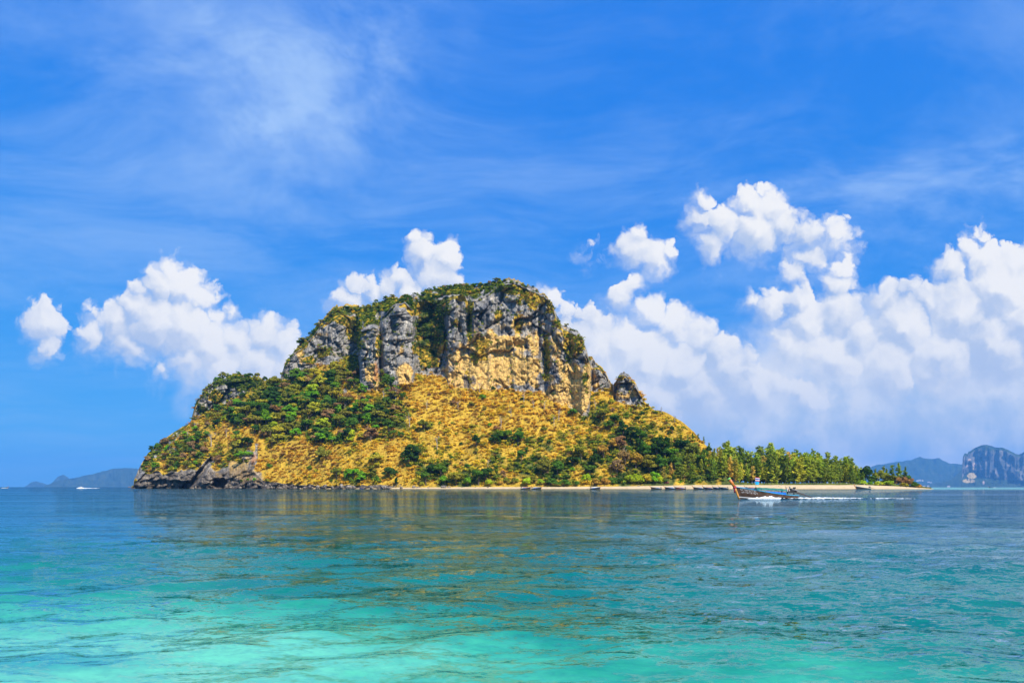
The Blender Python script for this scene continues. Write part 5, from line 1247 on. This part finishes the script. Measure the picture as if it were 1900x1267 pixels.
foam('boat_wake', bx + 8.6, bx + 27, BY + .4, A_([1.2, 2.6, 3.4, 3.4, 3.0, 2.4, 1.2]), A_([.24, .20, .16, .13, .11, .09, .04]), 'thin white wake trailing far behind the long-tail boat', 520, .95, .14)

# ---- moored long-tail boats along the beach
HULLS = [M_HULL, plain('dark_hull', (.04, .035, .035), .7, .2, .3), plain('red_brown_hull', (.22, .07, .04), .7, .2, .3)]
CANS = {'white': M_WHITEP, 'blue': plain('blue_canvas', (.05, .22, .45), .8, .2, .2), 'red': plain('red_canvas', (.45, .07, .05), .8, .2, .2), 'green': M_CANOPY, 'grey': plain('grey_canvas', (.3, .3, .31), .8, .2, .2)}
MO = [(975,1.5,'red',0,.1),(995,1.5,'grey',1,.2),(1104,1.5,'white',1,.15),(1218,1.5,'grey',0,math.pi-.1),(1244,1.5,'blue',1,math.pi-.25),(1263,1.5,'red',2,math.pi-.2),(1297,1.5,'grey',0,math.pi-.35),(1315,1.5,'red',2,math.pi-.7),(1330,1.5,'grey',1,math.pi-1.15),(1343,1.5,'green',1,math.pi-.9),(1377,1.5,'blue',1,math.pi-.7),(1394,1.5,'red',2,math.pi-.15),(1602,2,'none',1,math.pi-.1)]
MW = ['left of the pair moored below the golden slope, red canopy', 'right of the pair moored below the golden slope, grey canopy', 'alone where the beach narrows, white canopy', 'leftmost of the row on the white beach, grey canopy', 'second from the left on the white beach, blue canopy', 'third from the left on the white beach, red canopy', 'fourth from the left on the white beach, grey canopy', 'fifth from the left on the white beach, red canopy', 'sixth from the left on the beach, seen nearly end-on', 'just left of the passing boat, green canopy', 'partly behind the prow of the passing boat, blue canopy', 'behind the bow of the passing boat, red canopy', 'without canopy, alone near the tip of the sand spit']
for (px, off, cn, hi, rz), w_ in zip(MO, MW):
    Y = float(shoreY(px)) - off
    sk = ['prow_cloth', 'garland', 'canopy_edge', 'tiller', 'propeller'] + (['canopy', 'canopy_post', 'side_cloth'] if cn == 'none' else [])
    o = longtail('longtail_boat', ((px - CX) / F * Y, Y, .1), rz, 0, sk, .95 if px != 1602 else 1.25, CANS.get(cn), HULLS[hi])
    tag(o, 'moored long-tail boat ' + w_, 'boat', 'long-tail boats moored at the beach')
Y = 1250.0; o = longtail('longtail_boat', ((9 - CX) / F * Y, Y, 0), .15, .03, ['garland', 'propeller', 'tiller'], .9, CANS['green'], HULLS[1]); tag(o, 'small dark long-tail boat far out at the left edge of the sea', 'boat')
foam('boat_wake', (3 - CX) / F * Y, (16 - CX) / F * Y, Y - 1.5, A_([1, 1.2, .8]), A_([.3, .4, .3]), 'white water under the far boat at the left edge', 530, .2, .4)
Y = 1900.0; o = longtail('longtail_boat', ((1839 - CX) / F * Y, Y, 0), math.pi - .5, .03, ['garland', 'propeller', 'tiller'], 1.0, CANS['grey'], HULLS[1]); tag(o, 'small dark boat far out in front of the karst mountain', 'boat')
foam('boat_wake', (1842 - CX) / F * Y, (1849 - CX) / F * Y, Y - 1.0, A_([1, 1.2, .8]), A_([.6, .4, .2]), 'white wake of the far boat in front of the karst mountain', 540, .2, .4)

# ---- white speedboat
def speedboat(loc, rz):
    root = empty('speedboat', loc, rz)
    rows = []
    for k in range(11):
        t_ = k / 10; b_ = float(np.interp(t_, [0, .6, .85, 1], [1.4, 1.5, .9, .05])); g = float(np.interp(t_, [0, 1], [1.1, 1.75])); x = -5 + 10 * t_
        rows.append([(x + .5 * t_, -b_, g), (x, -b_ * .85, .3), (x, 0, -.3), (x, b_ * .85, .3), (x + .5 * t_, b_, g)])
    b = MB(); b.grid(rows); b.add(rows[0], [(0, 1, 2, 3, 4)]); b.grid([[(p[0][0], p[0][1], p[0][2] - .05), (p[4][0], p[4][1], p[4][2] - .05)] for p in rows]); b.build('hull', plain('white_gelcoat', (.8, .8, .8), .25, .5, .03), root)
    b = MB(); b.box((.6, 0, 1.9), (3.6, 2.1, 1.1), taper=.8); b.build('cabin', M_WHITEP, root)
    b = MB(); b.box((.6, 0, 2.02), (3.3, 2.02, .42), taper=.92); b.build('window_band', M_PANE, root)
    b = MB(); b.box((-.4, 0, 3.25), (4.6, 2.3, .14)); b.build('roof', M_WHITEP, root)
    for x in (-2.4, 1.4):
        for y in (-.95, .95): b = MB(); b.tube([(x, y, 1.2), (x - .15, y, 3.2)], .05, 5); b.build('roof_post', M_STEEL, root)
    for y in (-.5, .5): b = MB(); b.box((-5.3, y, .9), (.6, .45, 1.1)); b.build('outboard_engine', M_BLACK, root)
    return root
Y = 1050.0; o = speedboat(((151 - CX) / F * Y, Y, .15), math.pi + .15); o.rotation_euler[1] = -.03; o.scale = (.8,) * 3; tag(o, 'white speedboat with roofed cabin far out left of the headland', 'boat')
foam('boat_wake', (144 - CX) / F * Y, (186 - CX) / F * Y, Y - 1.8, A_([1.5, 1.8, 1.4, 1.2, .9, .5]), A_([.5, .8, .6, .45, .35, .2]), 'white wake of the speedboat', 550, .2, .35)

# ---- a kayak with two people off the rocks
Y = 700.0; kx = (671 - CX) / F * Y
b = MB(); rows = []
for k in range(9):
    t_ = k / 8; w_ = .42 * math.sin(math.pi * min(max(t_, .02), .98)) ** .7; zz = .30 + .18 * (2 * t_ - 1) ** 2
    rows.append([(-2.1 + 4.2 * t_, w_ * math.cos(a) , zz + .24 * math.sin(a)) for a in np.linspace(0, 2 * math.pi, 9)[:-1]])
b.grid(rows, closed=True); b.add(rows[0], [tuple(range(8))]); b.add(rows[-1], [tuple(range(7, -1, -1))])
o = b.build('kayak', plain('navy_plastic', (.04, .06, .18), .4, .4, .1), None, True); o.location = (kx, Y, -.08); tag(o, 'small dark blue kayak close to the rocky shore', 'kayak')
for me, dx, lb in ((make_person(BLUE, DARK, joints=J_SIT, sit=True), -.75, 'person in blue sitting in the kayak'), (make_person(PINK, NAVY, joints=J_SIT, sit=True), .35, 'person in pink sitting in the kayak')):
    o = obj('person', me); o.location = (kx + dx, Y, .12); tag(o, lb, 'person', 'people in the kayak')

# ---- on the beach
PEOPLE = [(1585,.55,RED,NAVY),(1589,.5,WHITE,DARK),(1604,.8,PINK,WHITE),(1613,.85,BLUE,DARK),(1632,.75,DARK,RED),(1637,.7,RED,DARK),(1671,.6,DARK,NAVY),(1682,.5,NAVY,DARK),(1430,.6,DARK,BLUE),(1445,.4,WHITE,NAVY),(1358,.7,BLUE,NAVY),(1450,.75,TEAL,DARK)]
cache = {}
for i, (px, f, s_, t_) in enumerate(PEOPLE):
    if (s_[0], t_[0]) not in cache: cache[(s_[0], t_[0])] = make_person(s_, t_)
    Y = float(shoreY(px) + beachW(px) * f); z = float(beachZ(px)) * (1 - (1 - f) ** 1.7)
    o = obj('person', cache[(s_[0], t_[0])]); o.location = ((px - CX) / F * Y, Y, z - .03); o.rotation_euler = (0, 0, R.uniform(0, 6.28))
    wh = 'right of the lone moored boat' if px > 1620 else 'near the lone moored boat' if px > 1560 else 'behind the passing boat'
    tag(o, f'tiny person in {s_[0]} over {t_[0]} on the sand {wh}', 'person', 'people on the beach')
px = 1237; Y = float(shoreY(px) + beachW(px) * 1.0); z = float(beachZ(px)) - .3
hut = empty('beach_hut', ((px - CX) / F * Y, Y, z)); tag(hut, 'small dark hut with reddish roof between the bushes and casuarinas', 'hut')
M_THATCH = plain('reddish_thatch', (.16, .06, .045), .9, .1, .3)
for x in (-1.7, 1.7):
    for y in (-1.4, 1.4): b = MB(); b.tube([(x, y, 0), (x, y, 3.0)], .12, 6); b.build('post', M_BARK, hut)
b = MB(); b.box((0, .2, 1.2), (3.3, 2.4, 1.8)); b.build('wall', plain('dark_plank', (.06, .04, .03), .9, .1, .3), hut)
b = MB(); b.add([(-2.5, -2.1, 2.9), (2.5, -2.1, 2.9), (2.5, 2.1, 2.9), (-2.5, 2.1, 2.9), (-.7, 0, 5.4), (.7, 0, 5.4)], [(0, 1, 5, 4), (1, 2, 5), (2, 3, 4, 5), (3, 0, 4), (3, 2, 1, 0)]); b.build('roof', M_THATCH, hut)
px = 1571; Y = float(shoreY(px) + beachW(px) * .98); z = float(beachZ(px))
sg_ = empty('signboard', ((px - CX) / F * Y, Y, z - .2)); tag(sg_, 'white signboard at the top of the beach under the last casuarinas', 'sign')
for x in (-.5, .5): b = MB(); b.tube([(x, 0, 0), (x, 0, 2.4)], .06, 5); b.build('post', M_BARK, sg_)
b = MB(); b.box((0, -.1, 1.7), (1.5, .08, 1.5)); b.build('board', M_WHITEP, sg_)

# ---- boulders along the rocky shore
def rock_material():
    m, t = mat('shore_rock'); pos = t.new('ShaderNodeNewGeometry').outputs['Position']
    n = t.noise(pos, .5, 6, .65)[0]; n2 = t.noise(t.vm('MULTIPLY', pos, (1, 1, 2.5)), .9, 4)[0]
    c = t.ramp(n, [(.3, (.07, .06, .05)), (.5, (.20, .17, .14)), (.7, (.42, .36, .28))])
    c = t.mix(t.mr(t.sep(pos)[2], 1.2, .2), c, (.10, .075, .045, 1))
    surf(t, princ(t, c, .9, .15, bump(t, n2, .7, .6))); return m
M_ROCK = rock_material()
def rock_mesh(seed):
    bm = bmesh.new(); bmesh.ops.create_icosphere(bm, subdivisions=3, radius=1); v = np.array([x.co[:] for x in bm.verts])
    d = 1 + .30 * fbm(v[:, 0] * 1.1, v[:, 1] * 1.1, v[:, 2] * 1.1, 4, seed); q = np.round(v * 2.2 + vnoise(v[:, 0] * 2, v[:, 1] * 2, v[:, 2] * 2, seed)[:, None]) / 2.2
    v = (v * .65 + q * .35) * d[:, None]; v[:, 2] *= .75
    for x, c in zip(bm.verts, v): x.co = c
    me = bpy.data.meshes.new('boulder'); bm.to_mesh(me); bm.free(); me.materials.append(M_ROCK); me.polygons.foreach_set('use_smooth', [False] * len(me.polygons)); return me
ROCKS = [rock_mesh(600 + i) for i in range(5)]
BO = [(363,4,7),(428,5,5),(446,4,5),(505,6,6),(520,5,4),(548,6,6),(566,7,5),(578,8,9),(590,7,8),(604,8,10),(618,6,7),(634,8,11),(648,10,9),(657,6,6),(676,5,5),(690,8,7),(712,11,8),(722,8,6),(745,5,5),(768,7,6),(775,5,4),(795,4,3),(824,9,7),(833,6,4),(858,4,3),(882,4,3),(905,4,3),(1122,5,3),(1150,5,3),(1165,6,3),(1185,8,4),(1192,5,3)]
for i, (px, wp, hp) in enumerate(BO):
    f = .15 if px < 760 else .55 if px < 1000 else .8
    Y = float(shoreY(px) + (beachW(px) * f if px > 560 else -2)); k = Y / F
    z = float(beachZ(px)) * (1 - (1 - f) ** 1.7) * .7 if px > 560 else 0
    o = obj('boulder', ROCKS[i % 5]); o.location = ((px - CX) / F * Y, Y, z + hp * k * .25); o.scale = (wp * k * .55, wp * k * .5, hp * k * .62); o.rotation_euler = (0, 0, R.uniform(0, 6.28))
    wh = 'at the foot of the left headland' if px < 500 else 'on the rocky shore below the golden slope' if px < 800 else 'on the narrow beach' if px < 1000 else 'at the left end of the white beach'
    TREES2 = globals().setdefault('BOULD', []); TREES2.append((o, px, 'grey boulder', wh))
sets = {}
for it in BOULD: sets.setdefault(it[3], []).append(it)
for wh, its in sets.items():
    for i, (o, px, d_, _) in enumerate(sorted(its, key=lambda k: k[1])): tag(o, f'{ordinal(i + 1)} grey boulder from the left {wh}', 'boulder', 'boulders along the shore')
